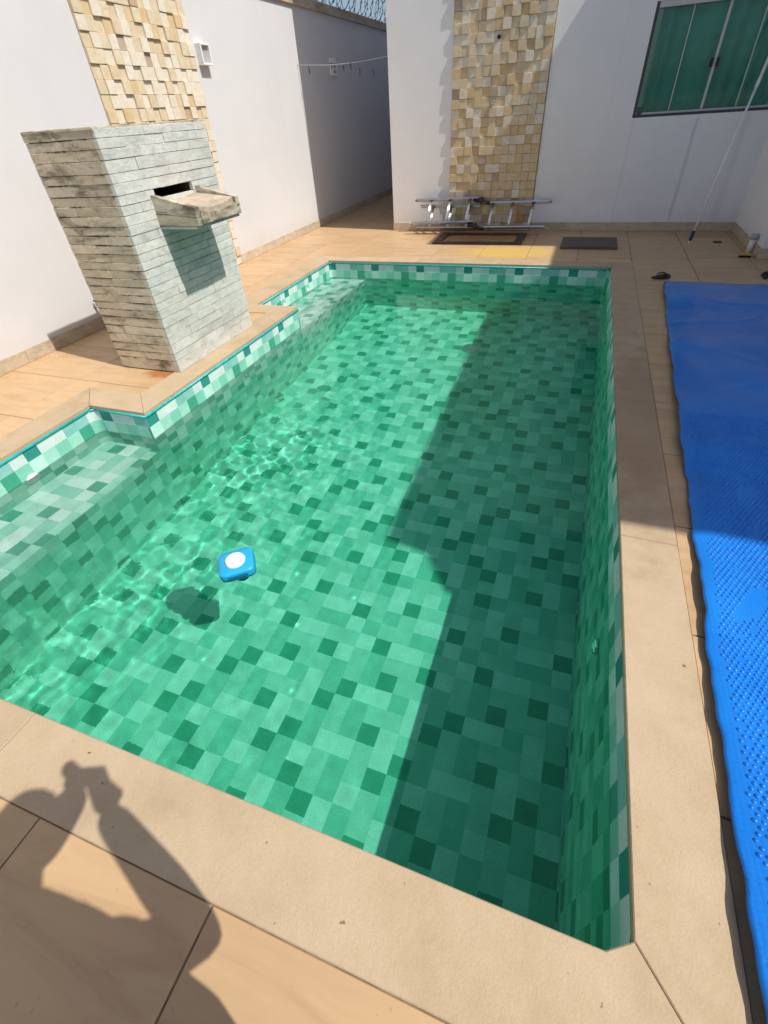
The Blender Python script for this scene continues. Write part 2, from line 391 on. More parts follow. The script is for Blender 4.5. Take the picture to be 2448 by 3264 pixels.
# ------------------------------------------------------------------ swimming pool: coping, bead, printed liner, fittings
pool = thing('swimming_pool', 'long green pool with beige coping and two shallow side ledges', 'pool', ((XM+X0)/2, (YN+YF)/2, 0))
def prism(poly, z0, z1, ch=.003):
    n = len(poly); c = Vector((sum(p[0] for p in poly)/n, sum(p[1] for p in poly)/n))
    ar = sum(poly[i][0]*poly[(i+1) % n][1]-poly[(i+1) % n][0]*poly[i][1] for i in range(n))
    if ar < 0: poly = poly[::-1]
    def inset(k):
        out = []
        for i in range(n):
            p, a, b = Vector(poly[i]), Vector(poly[i-1]), Vector(poly[(i+1) % n])
            d1 = (p-a).normalized(); d2 = (b-p).normalized()
            n1 = Vector((-d1.y, d1.x)); n2 = Vector((-d2.y, d2.x)); bis = (n1+n2)
            bis = bis/max(.3, bis.length_squared)*2; out.append(p + bis*k)
        return out
    v = []
    for z, k in ((z0, 0), (z1-ch, 0), (z1, ch)): v += [(p[0], p[1], z) for p in inset(k)]
    f = [tuple(range(n))[::-1], tuple(2*n+i for i in range(n))]
    for k in range(2):
        for i in range(n): f.append((k*n+i, k*n+(i+1) % n, (k+1)*n+(i+1) % n, (k+1)*n+i))
    return v, f
j = .0014
XO, YO = X0+CW-.008, YF+.217            # outer coping lines on the right and far side
YI = YN-CW+.006
slabs = []
cut = .05
slabs += [[(X0, YN+.041), (XO, YI+j*2), (XO, 1.745-j), (X0, 1.752-j)]]
slabs += [[(X0, 1.752+j), (XO, 1.745+j), (XO, 3.222-j), (X0, 3.232-j)], [(X0, 3.232+j), (XO, 3.222+j), (XO, 4.78-j), (X0, 4.78-j)], [(X0, 4.78+j), (XO, 4.78+j), (XO, YO-j), (X0, YF-.0-j)]]
slabs += [[(X0-.062, YN), (X0, YN+.0385), (XO-j*.5, YI), (-1.475+j, YI), (-1.475+j, YN)]]
slabs += [[(-1.475-j, YN), (-1.475-j, YI), (XL-CW, YI), (XL, YN)]]
for a, b in ((XL-.0, -1.93), (-1.93, -.70), (-.70, X0)):
    l = a if a != XL else a; slabs += [[(a+j, YF), (b-j, YF), ((b if b != X0 else XO)-j, YO), ((a if a != XL else XL-CW)+j, YO)]]
slabs += [[(XL, YN+j), (XL, YA1-j), (XL-CW, YA1+CW-j), (XL-CW, YI+j)]]
slabs += [[(XL+j, YA1), (XM-j, YA1), (XM-CW-j, YA1+CW), (XL-CW+j, YA1+CW)]]
slabs += [[(XM, YA1+j), (XM, 3.31-j), (XM-CW, 3.31-j), (XM-CW, YA1+CW+j)], [(XM, 3.31+j), (XM, YA2-j), (XM-CW, YA2-CW-j), (XM-CW, 3.31+j)]]
slabs += [[(XL+j, YA2), (XM-j, YA2), (XM-CW-j, YA2-CW), (XL-CW+j, YA2-CW)]]
slabs += [[(XL, YA2+j), (XL, YF-j), (XL-CW, YO-j), (XL-CW, YA2-CW+j)]]
for q in slabs:
    v, f = prism(q, -.026, random.uniform(-.0008, .0008)); c = Vector((sum(p[0] for p in q)/len(q), sum(p[1] for p in q)/len(q), 0))
    m = me_from('coping_slab', [tuple(Vector(p)-c) for p in v], f, [M_COP]); link('coping_slab', m, pool, c)

# printed pieces: a repeating sheet of 6 x 16 cells, mostly one or two cells each
CELL = .1043
LIGHT, MID, MID2, DARK, PALE = (.52, .80, .70), (.23, .60, .47), (.36, .69, .57), (.06, .36, .24), (.66, .75, .72)
NC, NR = 6, 16
def make_print():
    rr = random.Random(11); col = {}
    dark = {(2, 9), (0, 11), (4, 13), (1, 14), (5, 16), (2, 17), (0, 19), (3, 20), (0, 21), (3, 23), (5, 10), (4, 24), (2, 12), (5, 22)}
    for c, r in dark: col[(c % NC, r % NR)] = DARK
    for r in range(NR):
        for c in range(NC):
            if (c, r) in col: continue
            opts = [(c, r)]
            d = rr.random()
            nb = ((c+1) % NC, r) if d < .36 else (c, (r+1) % NR)
            if d < .82 and nb not in col: opts.append(nb)
            used = [col.get(((c-1) % NC, r)), col.get((c, (r-1) % NR)), col.get(((c+1) % NC, r)), col.get((c, (r+1) % NR))]
            pool_ = [x for x in (LIGHT, MID, MID2, LIGHT, MID2) if x not in used] or [MID2]
            k = rr.choice(pool_)
            for o_ in opts: col[o_] = k
    return col
PRINT = make_print()
def pcol(i, r):
    return PRINT[(i % NC, r % NR)]
BORDER = [PALE, PALE, (.24, .54, .50), (.27, .57, .53), PALE, (.035, .28, .235)]
lv, lf, lc = [], [], []
def quad(pts, colr):
    n = len(lv); lv.extend(pts); lf.append((n, n+1, n+2, n+3)); lc.extend([colr]*4)
def wall_run(path, zbot, start=0.0, ztop=-.028, flip=False):
    """vertical printed strip under a plan path (list of points), s along it; a pale border row on top"""
    zr = [ztop] + ([-.118] if ztop > -.118 else [])
    while zr[-1]-CELL > zbot+.01: zr.append(zr[-1]-CELL)
    zr.append(zbot)
    s = start
    for a, b in zip(path[:-1], path[1:]):
        a, b = Vector(a), Vector(b); L = (b-a).length; t = 0.0
        while t < L-1e-6:
            nx = min(L, (math.floor((s+t)/CELL+1e-6)+1)*CELL - s); i = math.floor((s+t)/CELL+1e-6)
            p, q = a+(b-a)*t/L, a+(b-a)*nx/L
            for k in range(len(zr)-1):
                colr = BORDER[i % 6] if (k == 0 and ztop > -.118) else pcol(i+3*0, 40-k)
                pts = [(p.x, p.y, zr[k+1]), (q.x, q.y, zr[k+1]), (q.x, q.y, zr[k]), (p.x, p.y, zr[k])]
                quad(pts if not flip else pts[::-1], colr)
            t = nx
        s += L
    return s
def floor_run(x0, x1, y0, y1, z, ox=-1.4725, oy=.0):
    i = math.floor((x0-ox)/CELL); x = x0
    while x < x1-1e-6:
        nx = min(x1, ox+(i+1)*CELL)
        if nx > x+1e-6:
            jj = math.floor((y0-oy)/CELL*1.0); y = y0
            while y < y1-1e-6:
                ny = min(y1, oy+(jj+1)*.1011)
                if ny > y+1e-6: quad([(x, y, z), (nx, y, z), (nx, ny, z), (x, ny, z)], pcol(i, jj))
                if ny > y: y = ny
                jj += 1
        x = max(x, nx); i += 1
def arc(cx, cy, r, a0, a1, n=6):
    return [(cx+r*math.cos(R(a0+(a1-a0)*k/n)), cy+r*math.sin(R(a0+(a1-a0)*k/n))) for k in range(n+1)]
RC = .055
# far wall (seen), from the far ledge corner to the far right corner, then right wall and near wall; one continuous run
run = [(XL, YA2+.0), (XL, YF-RC)] + arc(XL+RC, YF-RC, RC, 180, 90)[1:] + [(X0-RC, YF)] + arc(X0-RC, YF-RC, RC, 90, 0)[1:] + [(X0, YN+RC)] + arc(X0-RC, YN+RC, RC, 0, -90)[1:] + [(XL, YN)]
seg = 0
def plen(p): return sum((Vector(b)-Vector(a)).length for a, b in zip(p[:-1], p[1:]))
i_far = run.index((X0-RC, YF)); off = -(plen(run[:i_far+1]) - ((X0-RC) - (-1.179)))   # border phase: a pale pair starts at x = -1.179 on the far wall
off = off % (6*CELL)
wall_run(run, ZB, off)
run = [(XL, YN), (XL, YA1-RC)] + arc(XL+RC, YA1-RC, RC, 180, 90)[1:] + [(XM, YA1)]
wall_run(run[:-1] + [(XM, YA1)], ZS1-.002, (2*CELL - (1.881-YN)) % (6*CELL))
wall_run([(XM, YA1), (XM, YA2)], ZB, (-1*CELL) % (6*CELL))
wall_run([(XM, YA2), (XL, YA2)], ZS2-.002, .2)
wall_run([(XM, YN), (XM, YA1)], ZB, 0, ZS1); wall_run([(XM, YA2), (XM, YF)], ZB, 0, ZS2)
floor_run(XM, X0, YN, YF, ZB)
floor_run(XL, XM, YN, YA1, ZS1); floor_run(XL, XM, YA2, YF, ZS2)
lm = me_from('liner', [tuple(Vector(p)-pool.location) for p in lv], lf, [M_LINER])
ca = lm.color_attributes.new('print', 'FLOAT_COLOR', 'CORNER')
ca.data.foreach_set('color', np.array([(*c, 1) for c in lc], dtype=np.float32).ravel())
liner = link('liner', lm, pool, pool.location); liner.cycles.is_caustics_receiver = True
bd = MB()
loop = [(XL, YN), (XL, YA1-.03), (XL+.03, YA1), (XM, YA1), (XM, YA2), (XL, YA2), (XL, YF-.04), (XL+.04, YF), (X0-.05, YF), (X0, YF-.05)]
for a, b in zip(loop[:-1], loop[1:]):
    bd.tube([(a[0], a[1], -.0345), (b[0], b[1], -.0345)], .0095, 8)
bd.build('liner_bead', M_BEAD, pool, True)
# seams and welds of the vinyl sheet, wall fittings
fit = MB()
def disc_x(mb, x, y, z, r, th, sgn, mi=0, prof=None):
    M = Matrix.Translation((x, y, z)) @ Euler((0, sgn*math.pi/2, 0)).to_matrix().to_4x4()
    mb.lathe(prof or [(r, 0), (r, th*.5), (r*.93, th), (r*.25, th*1.1), (r*.22, th*1.6), (.0001, th*1.6)], (0, 0, 0), 28, mi, M)
for (x, y, z, r, sg, mt) in ((XL, 1.536, -.245, .055, 1, M_WHITE), (XL, 5.649, -.19, .03, 1, M_WHITE), (XL, 5.038, -.19, .03, 1, M_WHITE)):
    fit = MB(); disc_x(fit, x, y, z, r, .012, sg); fit.build('suction_plate' if r > .04 else 'ledge_jet', mt, pool, True)
for (x, y, z, sg) in ((XM, 3.36, -.35, 1), (X0, 1.42, -.50, -1)):
    fit = MB(); disc_x(fit, x, y, z, .042, .02, sg, 0, [(.042, 0), (.042, .012), (.034, .022), (.024, .022), (.018, .010), (.010, .016), (.0001, .016)]); fit.build('return_inlet', M_CHROME, pool, True)
fit = MB(); fit.lathe([(.10, 0), (.10, .012), (.07, .02), (.0001, .022)], (-.95, 5.3, ZB), 28); fit.build('main_drain', M_WHITE, pool, True)

# ------------------------------------------------------------------ water: one closed body, ripples as real relief
def make_water():
    st = .0145; eps = .006
    xs = np.unique(np.concatenate([np.arange(XL-eps, X0+eps, st), [XM-eps, X0+eps]])); ys = np.unique(np.concatenate([np.arange(YN-eps, YF+eps, st), [YA1+eps, YA2-eps, YF+eps]]))
    xs = xs[np.insert(np.diff(xs) > 1e-5, 0, True)]; ys = ys[np.insert(np.diff(ys) > 1e-5, 0, True)]
    X, Y = np.meshgrid(xs, ys, indexing='ij')
    H = np.zeros_like(X)
    def blob(cx, cy, rx, ry): return np.exp(-(((X-cx)/rx)**2 + ((Y-cy)/ry)**2))
    env = .05 + 1.0*blob(-2.25, 1.35, .75, .8) + .75*blob(-1.9, 2.7, .75, 1.0) + .9*blob(-2.0, .62, 1.0, .5) + .30*blob(-1.2, 3.4, 1.0, 1.1) + .10*blob(-1.1, 1.4, 1.0, 1.0)
    env = np.minimum(env, 1.1); env *= .72+.5*np.sin(X*2.1+1.3*np.sin(Y*1.7))*np.sin(Y*2.6+.8*np.sin(X*2.3))
    for lam, a, n in ((.62, .0009, 7), (.33, .00045, 14), (.19, .00036, 20), (.115, .00018, 26), (.075, .00010, 26)):
        for k in range(n):
            th = rng.uniform(0, 2*np.pi); l = lam*rng.uniform(.75, 1.3); ph = rng.uniform(0, 6.28); kx, ky = np.cos(th)*2*np.pi/l, np.sin(th)*2*np.pi/l
            wob = .35*np.sin(X*rng.uniform(2, 6)+Y*rng.uniform(2, 6)+ph)
            H += a/np.sqrt(n)*np.sin(kx*X+ky*Y+ph+wob)*1.8*(env if lam < .5 else (.12+env))
    # rings spreading from the floater and from a few drops
    for cx, cy, l, a, rr in ((-1.75, 1.5, .12, .00022, .30), (-1.95, 1.75, .15, .00020, .35), (-1.50, 1.28, .11, .00012, .25), (-2.15, 2.2, .14, .00018, .40)):
        d = np.hypot(X-cx+.06*np.sin(Y*5+cx*9), Y-cy+.06*np.sin(X*6+cy*7)) + .035*np.sin(X*9+Y*4)*np.sin(Y*8-X*3); H += a*np.cos(2*np.pi*d/l)*np.exp(-(d/rr)**2)
    for cx, cy in ((-.72, 1.35), (-.9, 1.72), (-.55, .95), (-1.15, .95), (-.45, 1.65), (-1.0, 4.9), (-1.35, 5.0), (-1.2, 4.3)):
        d = np.hypot(X-cx, Y-cy); H += .0006*np.exp(-(d/.022)**2)
    nx, ny = len(xs), len(ys); V = np.stack([X, Y, H], -1).reshape(-1, 3)
    cx = (xs[1:]+xs[:-1])/2; cyy = (ys[1:]+ys[:-1])/2
    inside = np.ones((nx-1, ny-1), bool)
    inside[np.ix_(cx < XM-eps, (cyy > YA1+eps) & (cyy < YA2-eps))] = False
    I, Jx = np.nonzero(inside); idx = lambda i, j_: i*ny+j_
    top = np.stack([idx(I, Jx), idx(I+1, Jx), idx(I+1, Jx+1), idx(I, Jx+1)], -1)
    nV = len(V); VB = V.copy(); VB[:, 2] = ZB-.02-ZW
    faces = [tuple(map(int, t)) for t in top]; nt_ = len(faces)
    faces += [tuple(int(q)+nV for q in t[::-1]) for t in top]
    pad = np.zeros((nx+1, ny+1), bool); pad[1:-1, 1:-1] = inside
    for i in range(nx-1):
        for j_ in range(ny-1):
            if not inside[i, j_]: continue
            for di, dj, a, b in ((-1, 0, (i, j_+1), (i, j_)), (1, 0, (i+1, j_), (i+1, j_+1)), (0, -1, (i, j_), (i+1, j_)), (0, 1, (i+1, j_+1), (i, j_+1))):
                if not pad[i+1+di, j_+1+dj]:
                    A, B = int(idx(*a)), int(idx(*b)); faces.append((A, A+nV, B+nV, B))
    allv = np.concatenate([V, VB]); used = np.unique(np.array([q for f in faces for q in f])); remap = -np.ones(len(allv), int); remap[used] = np.arange(len(used))
    faces = [tuple(int(remap[q]) for q in f) for f in faces]
    m = me_from('water', allv[used].tolist(), faces, [M_WATER])
    sm = np.zeros(len(faces), bool); sm[:nt_] = True; m.polygons.foreach_set('use_smooth', sm)
    # hard rim so the surface normals stay level at the edge
    ca_ = m.attributes.new('chop', 'FLOAT', 'POINT'); E2 = np.concatenate([env.ravel(), env.ravel()])[used]; ca_.data.foreach_set('value', E2.astype(np.float32))
    dd = np.clip((X-XM)/.28, 0, 1); dd = dd*dd*(3-2*dd); D2 = np.concatenate([dd.ravel(), dd.ravel()])[used]; da_ = m.attributes.new('depth', 'FLOAT', 'POINT'); da_.data.foreach_set('value', D2.astype(np.float32))
    ek = np.array([e_.vertices[:] for e_ in m.edges]); 
    at = m.attributes.new('sharp_edge', 'BOOLEAN', 'EDGE'); zt = np.array([v_.co.z for v_ in m.vertices]); 
    cnt = {}
    for fi in range(nt_, len(faces)):
        f = faces[fi]
        for a, b in zip(f, f[1:]+f[:1]): cnt[(min(a, b), max(a, b))] = 1
    at.data.foreach_set('value', np.array([(int(min(a, b)), int(max(a, b))) in cnt for a, b in ek]))
    o = link('water', m, None, (0, 0, ZW), kind='structure'); o.cycles.is_caustics_caster = True
    return o
make_water()

# ------------------------------------------------------------------ left boundary wall
bw = thing('boundary_wall', 'tall white boundary wall along the left with a stone mosaic strip', 'wall', (XW, 4.0, 0))
b = MB(); b.box((XW-.18, -3.0, 0), (XW, 14.0, 2.70)); b.box((XW-.18, 14.0, 0), (XHC+.2, 14.18, 2.70)); b.build('wall_face', M_WALL, bw)
b = MB(); b.box((XW-.20, -3.0, 2.70), (XW+.035, 14.0, 2.81), 0, .008); b.build('wall_cap', M_CAP, bw)
def skirting(parent, a, b_, nrm, h=.10, L=PIT, phase=0.0):
    a, b_ = Vector(a), Vector(b_); d = (b_-a).normalized(); T = (b_-a).length; n = Vector(nrm); t = -phase
    while t < T:
        t0, t1 = max(0, t)+.0015, min(T, t+L)-.0015
        if t1-t0 > .02:
            p, q = a+d*t0, a+d*t1
            lo = Vector((min(p.x, q.x), min(p.y, q.y), 0)); hi = Vector((max(p.x, q.x), max(p.y, q.y), h))
            e1 = lo + Vector((min(0, n.x*.011), min(0, n.y*.011), -.006)); e2 = hi + Vector((max(0, n.x*.011), max(0, n.y*.011), 0))
            c = (e1+e2)/2; v, f = boxdata(e1-c, e2-c, .0015); link('skirting_tile', me_from('skirting_tile', v, f, [M_SKIRT]), parent, c)
        t += L
skirting(bw, (XW, -2.5), (XW, 4.545), (1, 0), phase=.3); skirting(bw, (XW, 6.105), (XW, 14.0), (1, 0))
def block_mesh(w, h, d, mat, seed):
    r_ = random.Random(seed); v, f = boxdata((-w/2, 0, -h/2), (w/2, d, h/2), .0025)
    v = [(x+r_.uniform(-.0014, .0014), y*(1+r_.uniform(-.05, .05)) if y > d*.6 else y, z+r_.uniform(-.0014, .0014)) for x, y, z in v]
    return me_from('cladding_stone', v, f, [mat])
BL = {}
def clad(parent, origin, along, ncol, nrow, nrm, cells_stuff, seed, wts, holes=()):
    """square stones set proud by different depths; local y of a block points out of the wall"""
    r_ = random.Random(seed); SZ = .1036; stuff = MB(); along = Vector(along); nv = Vector(nrm)
    rotz = math.atan2(-nv.x, nv.y); prev = {}
    Mr = Matrix.Rotation(rotz, 4, 'Z')
    for rr in range(nrow):
        for c in range(ncol):
            t = r_.choices(range(6), wts(c, rr))[0]; dep = r_.choice((.008, .013, .018, .025, .030))
            if abs(dep - prev.get((c-1, rr), 0)) < .003 or abs(dep - prev.get((c, rr-1), 0)) < .003: dep = r_.choice((.008, .013, .018, .022, .027, .031))
            prev[(c, rr)] = dep; var = r_.randrange(3); key = (t, dep, var)
            p = Vector(origin) + along*(SZ*(c+.5)) + Vector((0, 0, SZ*(rr+.5)))
            if cells_stuff(c, rr):
                v, f = boxdata((-SZ/2+.001, 0, -SZ/2+.001), (SZ/2-.001, dep, SZ/2-.001), .0025); stuff.add([Mr @ Vector(q)+p for q in v], f, t); continue
            if key not in BL: BL[key] = block_mesh(SZ-.0018, SZ-.0018, dep, M_CLAD[t], hash(key) % 9999)
            link('cladding_stone', BL[key], parent, p, (0, 0, rotz))
    if stuff.v: stuff.build('cladding_stones', M_CLAD, parent, kind='stuff')
b = MB(); b.box((XW, 4.545, 0), (XW+.004, 6.105, 2.70)); b.build('cladding_bed', M_CBED, bw)
clad(bw, (XW+.002, 4.548, 0), (0, 1, 0), 15, 26, (1, 0, 0), lambda c, r: (r < 13 and c < 13) or r >= 25, 3, lambda c, r: (5, .9, 7, .10, .06, 0))

tl = thing('wall_lamp', 'small white wall lamp beside the stone strip, lit side outward', 'lamp', (XW, 6.255, 2.09))
tl['label'] = 'white box lamp with grey lens on the left wall beside the mosaic strip'
b = MB(); y0, y1, z0, z1 = 6.165, 6.345, 2.005, 2.185
for (a, c) in (((XW, y0, z0), (XW+.075, y1, z0+.018)), ((XW, y0, z1-.018), (XW+.075, y1, z1)), ((XW, y0, z0+.018), (XW+.075, y0+.02, z1-.018)), ((XW, y1-.02, z0+.018), (XW+.075, y1, z1-.018))): b.box(a, c, 0, .003)
b.build('lamp_body', M_WHITE, tl); b = MB(); b.box((XW, y0+.02, z0+.018), (XW+.045, y1-.02, z1-.018)); b.build('lens', M_GREY, tl)

eb = thing('outlet_box', 'white electrical socket box on the shaded passage wall', 'socket', (XW, 9.86, 2.1))
b = MB(); b.box((XW, 9.76, 2.145), (XW+.03, 9.97, 2.205), 0, .004); b.build('cover_plate', M_WHITE, eb)
b = MB(); b.box((XW, 9.755, 1.99), (XW+.045, 9.965, 2.135), 0, .006); b.build('box_body', M_WHITE, eb)
b = MB(); b.box((XW+.045, 9.80, 2.02), (XW+.05, 9.91, 2.065)); b.build('socket', M_GREY, eb)
b = MB(); b.box((XW+.045, 9.80, 2.085), (XW+.05, 9.90, 2.118)); b.build('switch', M_GREY, eb)

rw = thing('razor_wire', 'coiled razor wire along the top of the passage wall', 'wire', (XW-.08, 10, 2.81))
b = MB(); bb = MB()
for hel in (1, -1):
    pts = []
    N = 26; turns = 26
    for k in range(N*turns+1):
        a = hel*2*math.pi*k/N; jit = .012*math.sin(k*.37)
        pts.append((XW-.08+(.21+jit)*math.cos(a), 6.6+k/N*.28, 2.99+(.21+jit)*math.sin(a)))
    b.tube(pts, .0036, 4)
    for k in range(0, len(pts), 3):
        p = Vector(pts[k]); q = Vector(pts[min(k+1, len(pts)-1)]); d = (q-p).normalized(); o_ = (p-Vector((XW-.08, p.y, 2.99))).normalized()
        bb.add([p-d*.016-o_*.008, p+d*.016-o_*.008, p+d*.016+o_*.012, p-d*.016+o_*.012], [(0, 1, 2, 3)])
b.tube([(XW-.08, 6.6, 3.2), (XW-.08, 13.9, 3.2)], .003, 4); b.tube([(XW-.08, 6.6, 2.83), (XW-.08, 13.9, 2.83)], .003, 4)
b.build('coil', M_WIRE, rw); bb.build('barbs', M_WIRE, rw, kind='stuff')

# ------------------------------------------------------------------ house: far wall, right wing, window, roofs and unseen shade slabs
hs = thing('house', 'white rendered house wall across the far end with a stone mosaic strip', 'house', (0, YB, 0))
WX0, WX1, WZ0, WZ1 = .373, 1.866, 1.243, 2.258
b = MB(); T = .20
b.box((XHC, YB, 0), (WX0, YB+T, 5.4)); b.box((WX1, YB, 0), (XR, YB+T, 5.4)); b.box((WX0, YB, 0), (WX1, YB+T, WZ0)); b.box((WX0, YB, WZ1), (WX1, YB+T, 5.4))
b.box((XHC, YB+T, 0), (XHC+T, 14.0, 5.4)); b.box((XHC+T, 13.8, 0), (6, 14, 5.4))
b.box((XR, 6.87, 0), (6.0, YB+T, 2.998)); b.box((2.72, 6.97, 2.998), (6.0, YB-.001, 5.278)); b.box((3.82, 2.45, 0), (6.0, 6.868, 5.278))  # upper storey is unseen, added behind the shade-casting slabs
b.build('wall', M_HOUSE, hs)
b = MB(); b.box((XHC, YB, 5.4), (6.0, 14.0, 5.52)); b.build('unseen_roof', M_ROOF, hs)
b = MB(); b.box((1.745, 6.73, 5.28), (6.0, YB-.002, 5.40)); b.build('unseen_roof', M_ROOF, hs)  # unseen slab, placed to cast the shade edge on the far wall
v, f = prism([(3.54, 6.728), (3.54, 1.505), (3.86, 1.463), (4.06, 1.184), (6.0, 1.165), (6.0, 6.728)], 5.28, 5.40)  # unseen slab, outline cut to cast the stepped shade over the pool
b = MB(); b.add(v, f); b.build('unseen_roof', M_ROOF, hs)
XS1, XS2 = -1.972, -.722
skirting(hs, (XHC+.0, YB), (XS1-.012, YB), (0, -1), phase=.1); skirting(hs, (XS2+.012, YB), (XR, YB), (0, -1), phase=.11)
skirting(hs, (XR, 6.872), (XR, YB-.011), (-1, 0), phase=.2); skirting(hs, (XR-.011, 6.87), (3.82, 6.87), (0, -1), phase=.1)
skirting(hs, (XHC, YB), (XHC, 13.9), (-1, 0))
b = MB(); b.box((XS1-.006, YB-.004, 0), (XS2+.006, YB, 3.19)); b.build('cladding_bed', M_CBED, hs)
def wt(c, r):
    low = max(0, 1-r/16); rt = c/12
    return (5, 4+3*low, 3.6*(1-low)+.4, .45+1.5*low, .22+.5*low, .05+.35*rt*low*2)
clad(hs, (XS1, YB-.002, 0), (1, 0, 0), 12, 30, (0, -1, 0), lambda c, r: r >= 25, 5, wt)
for (x, z) in ((-1.388, 2.118), (-1.401, 1.503)):
    M_ = Matrix.Translation((x, YB-.03, z)) @ Euler((math.pi/2, 0, 0)).to_matrix().to_4x4()
    b = MB(); b.lathe([(.021, -.02), (.021, .012), (.014, .014), (.012, -.015), (.0001, -.015)], (0, 0, 0), 16, 0, M_); b.build('pipe_outlet', M_DRAIN if z > 2 else M_CHROME, hs, True)
# window
YW = YB+.055
wf = MB()
wf.box((WX0, YB+.004, WZ0), (WX0+.034, YB+.10, WZ1-.0)); wf.box((WX1-.012, YB+.004, WZ0), (WX1, YB+.10, WZ1)); wf.box((WX0+.034, YB+.004, WZ0), (WX1-.012, YB+.10, WZ0+.026))
win = wf.build('window', M_FRAME, hs)
b = MB(); b.box((WX0+.034, YB+.008, WZ1-.055), (WX1-.012, YB+.095, WZ1), 0, .003); b.box((WX0+.10, YB+.02, WZ0+.026), (WX1-.012, YB+.08, WZ0+.046), 0, .002); b.build('window_rail', M_ALUW, win)
xs_ = [WX0+.036, .775, 1.138, 1.50, WX1-.013]
for i in range(4):
    yy = YW + (.012 if i in (1, 2) else .028); b = MB(); b.box((xs_[i]+.001, yy, WZ0+.047), (xs_[i+1]-.001, yy+.006, WZ1-.056)); b.build('pane', M_PANE, win)
for x, w in ((.775, .006), (1.138, .014), (1.50, .006)):
    b = MB(); b.box((x-w, YW-.004, WZ0+.047), (x+w, YW+.009, WZ1-.056), 0, .001); b.build('stile', M_ALUW, win)
for x in (1.106, 1.168):
    b = MB(); b.box((x-.015, YW-.022, 1.665), (x+.015, YW+.010, 1.745), 0, .006); b.build('latch', M_BLACK, win)
ct = MB(); nx = 150; pts = []
for i in range(nx+1):
    x = .47 + (1.86-.47)*i/nx; ph = 15*x + 2.2*math.sin(3.1*x)
    pts.append((x, YB+.19 + (.05*math.sin(ph) + .022*math.sin(2.7*ph+1))))
vv = [(x, y, z) for z in (1.10, 1.7, 2.32) for x, y in pts]; ff = [(k*(nx+1)+i, k*(nx+1)+i+1, (k+1)*(nx+1)+i+1, (k+1)*(nx+1)+i) for k in range(2) for i in range(nx)]
ct.add(vv, ff); o = ct.build('curtain', M_CURT, None, True); o['label'] = 'pale curtain hanging in folds behind the green window glass'; o['category'] = 'curtain'
b = MB(); b.lathe([(.026, 0), (.034, .10), (.031, .10), (.024, .008), (.0001, .008)], (.452, YB+.135, WZ0), 20); o = b.build('drinking_glass', M_CLEAR, None, True)
o['label'] = 'pale blue glass standing in the left corner of the window'; o['category'] = 'glass'

# ------------------------------------------------------------------ stone fountain
fx0, fx1, fy0, fy1 = -3.409, -2.819, 2.779, 3.866
ft = thing('stone_fountain', 'square fountain pillar clad in grey stone strips with a projecting water spout', 'fountain', ((fx0+fx1)/2, (fy0+fy1)/2, 0))
ROWS = [0, .093, .149, .216, .283, .347, .416, .471, .525, .578, .635, .691, .745, .795, .848, .904, .96, 1.014, 1.072, 1.128, 1.182, 1.246, 1.298, 1.366, 1.42, 1.472, 1.519]
D_ = .024; SY0, SY1, SZ0, SZ1 = 3.117, 3.533, 1.128, 1.182
b = MB(); i0 = (fx0+D_, fy0+D_); i1 = (fx1-D_, fy1-D_)
b.box((i0[0], i0[1], 0), (i1[0], i1[1], SZ0-.022)); b.box((i0[0], i0[1], SZ1), (i1[0], i1[1], 1.512))
b.box((i0[0], i0[1], SZ0-.022), (-3.2, i1[1], SZ1)); b.box((-3.2, i0[1], SZ0-.022), (i1[0], SY0, SZ1)); b.box((-3.2, SY1, SZ0-.022), (i1[0], i1[1], SZ1))
b.build('core', M_MORTAR, ft)
fr = random.Random(21)
def stone_piece(lo, hi, axis, mat):
    """lo/hi: the stone's box; edges knocked off by hand, outer face along axis uneven"""
    lo, hi = Vector(lo), Vector(hi); c = (lo+hi)/2; v, f = boxdata(lo-c, hi-c, .0022)
    J_ = .0011; out = []
    ax, sg = axis; push = fr.uniform(-.001, .0035)
    for p in v:
        p = Vector(p)
        q = p + Vector((fr.uniform(-J_, J_), fr.uniform(-J_, J_), fr.uniform(-J_, J_)))
        if p[ax]*sg > 0: q[ax] += sg*(push + fr.uniform(-.0012, .0012))
        out.append(tuple(q))
    link('stone', me_from('stone', out, f, [mat]), ft, c)
def course(a0, a1, lens, gap=.0022):
    n = lens; cuts = [a0]; L = a1-a0
    ws = [fr.uniform(.6, 1.4) for _ in range(n)]; s_ = sum(ws); t = a0
    for w_ in ws[:-1]: t += L*w_/s_; cuts.append(t)
    cuts.append(a1); return [(p+gap/2, q-gap/2) for p, q in zip(cuts[:-1], cuts[1:])]
for r_ in range(len(ROWS)-1):
    z0, z1 = ROWS[r_]+.0010, ROWS[r_+1]-.0010
    if r_ == 0: z0 = .001
    spans = [(fy0, fy1)] if not (r_ == 19) else [(fy0, SY0), (SY1, fy1)]
    for (a, c) in spans:
        for (p, q) in course(a, c, max(1, round((c-a)/.34) + fr.choice((0, 0, 1)) if (c-a) > .5 else fr.choice((1, 1, 2)))):
            stone_piece((fx1-D_, p, z0), (fx1, q, z1), (0, 1), M_FST)
    for (p, q) in course(fx0, fx1-D_-.001, fr.choice((1, 2, 2, 2, 3))): stone_piece((p, fy0, z0), (q, fy0+D_, z1), (1, -1), M_FST2)
    for (p, q) in course(fx0, fx1-D_-.001, fr.choice((1, 2, 2))): stone_piece((p, fy1-D_, z0), (q, fy1, z1), (1, 1), M_FST2)
    for (p, q) in course(fy0+D_+.001, fy1-D_-.001, 2): stone_piece((fx0, p, z0), (fx0+D_, q, z1), (0, -1), M_FST2)
for (p, q) in course(fx0, fx1, 4): stone_piece((p, fy0-.004, 1.512), (q, fy0+.30, 1.527), (2, 1), M_FST2)
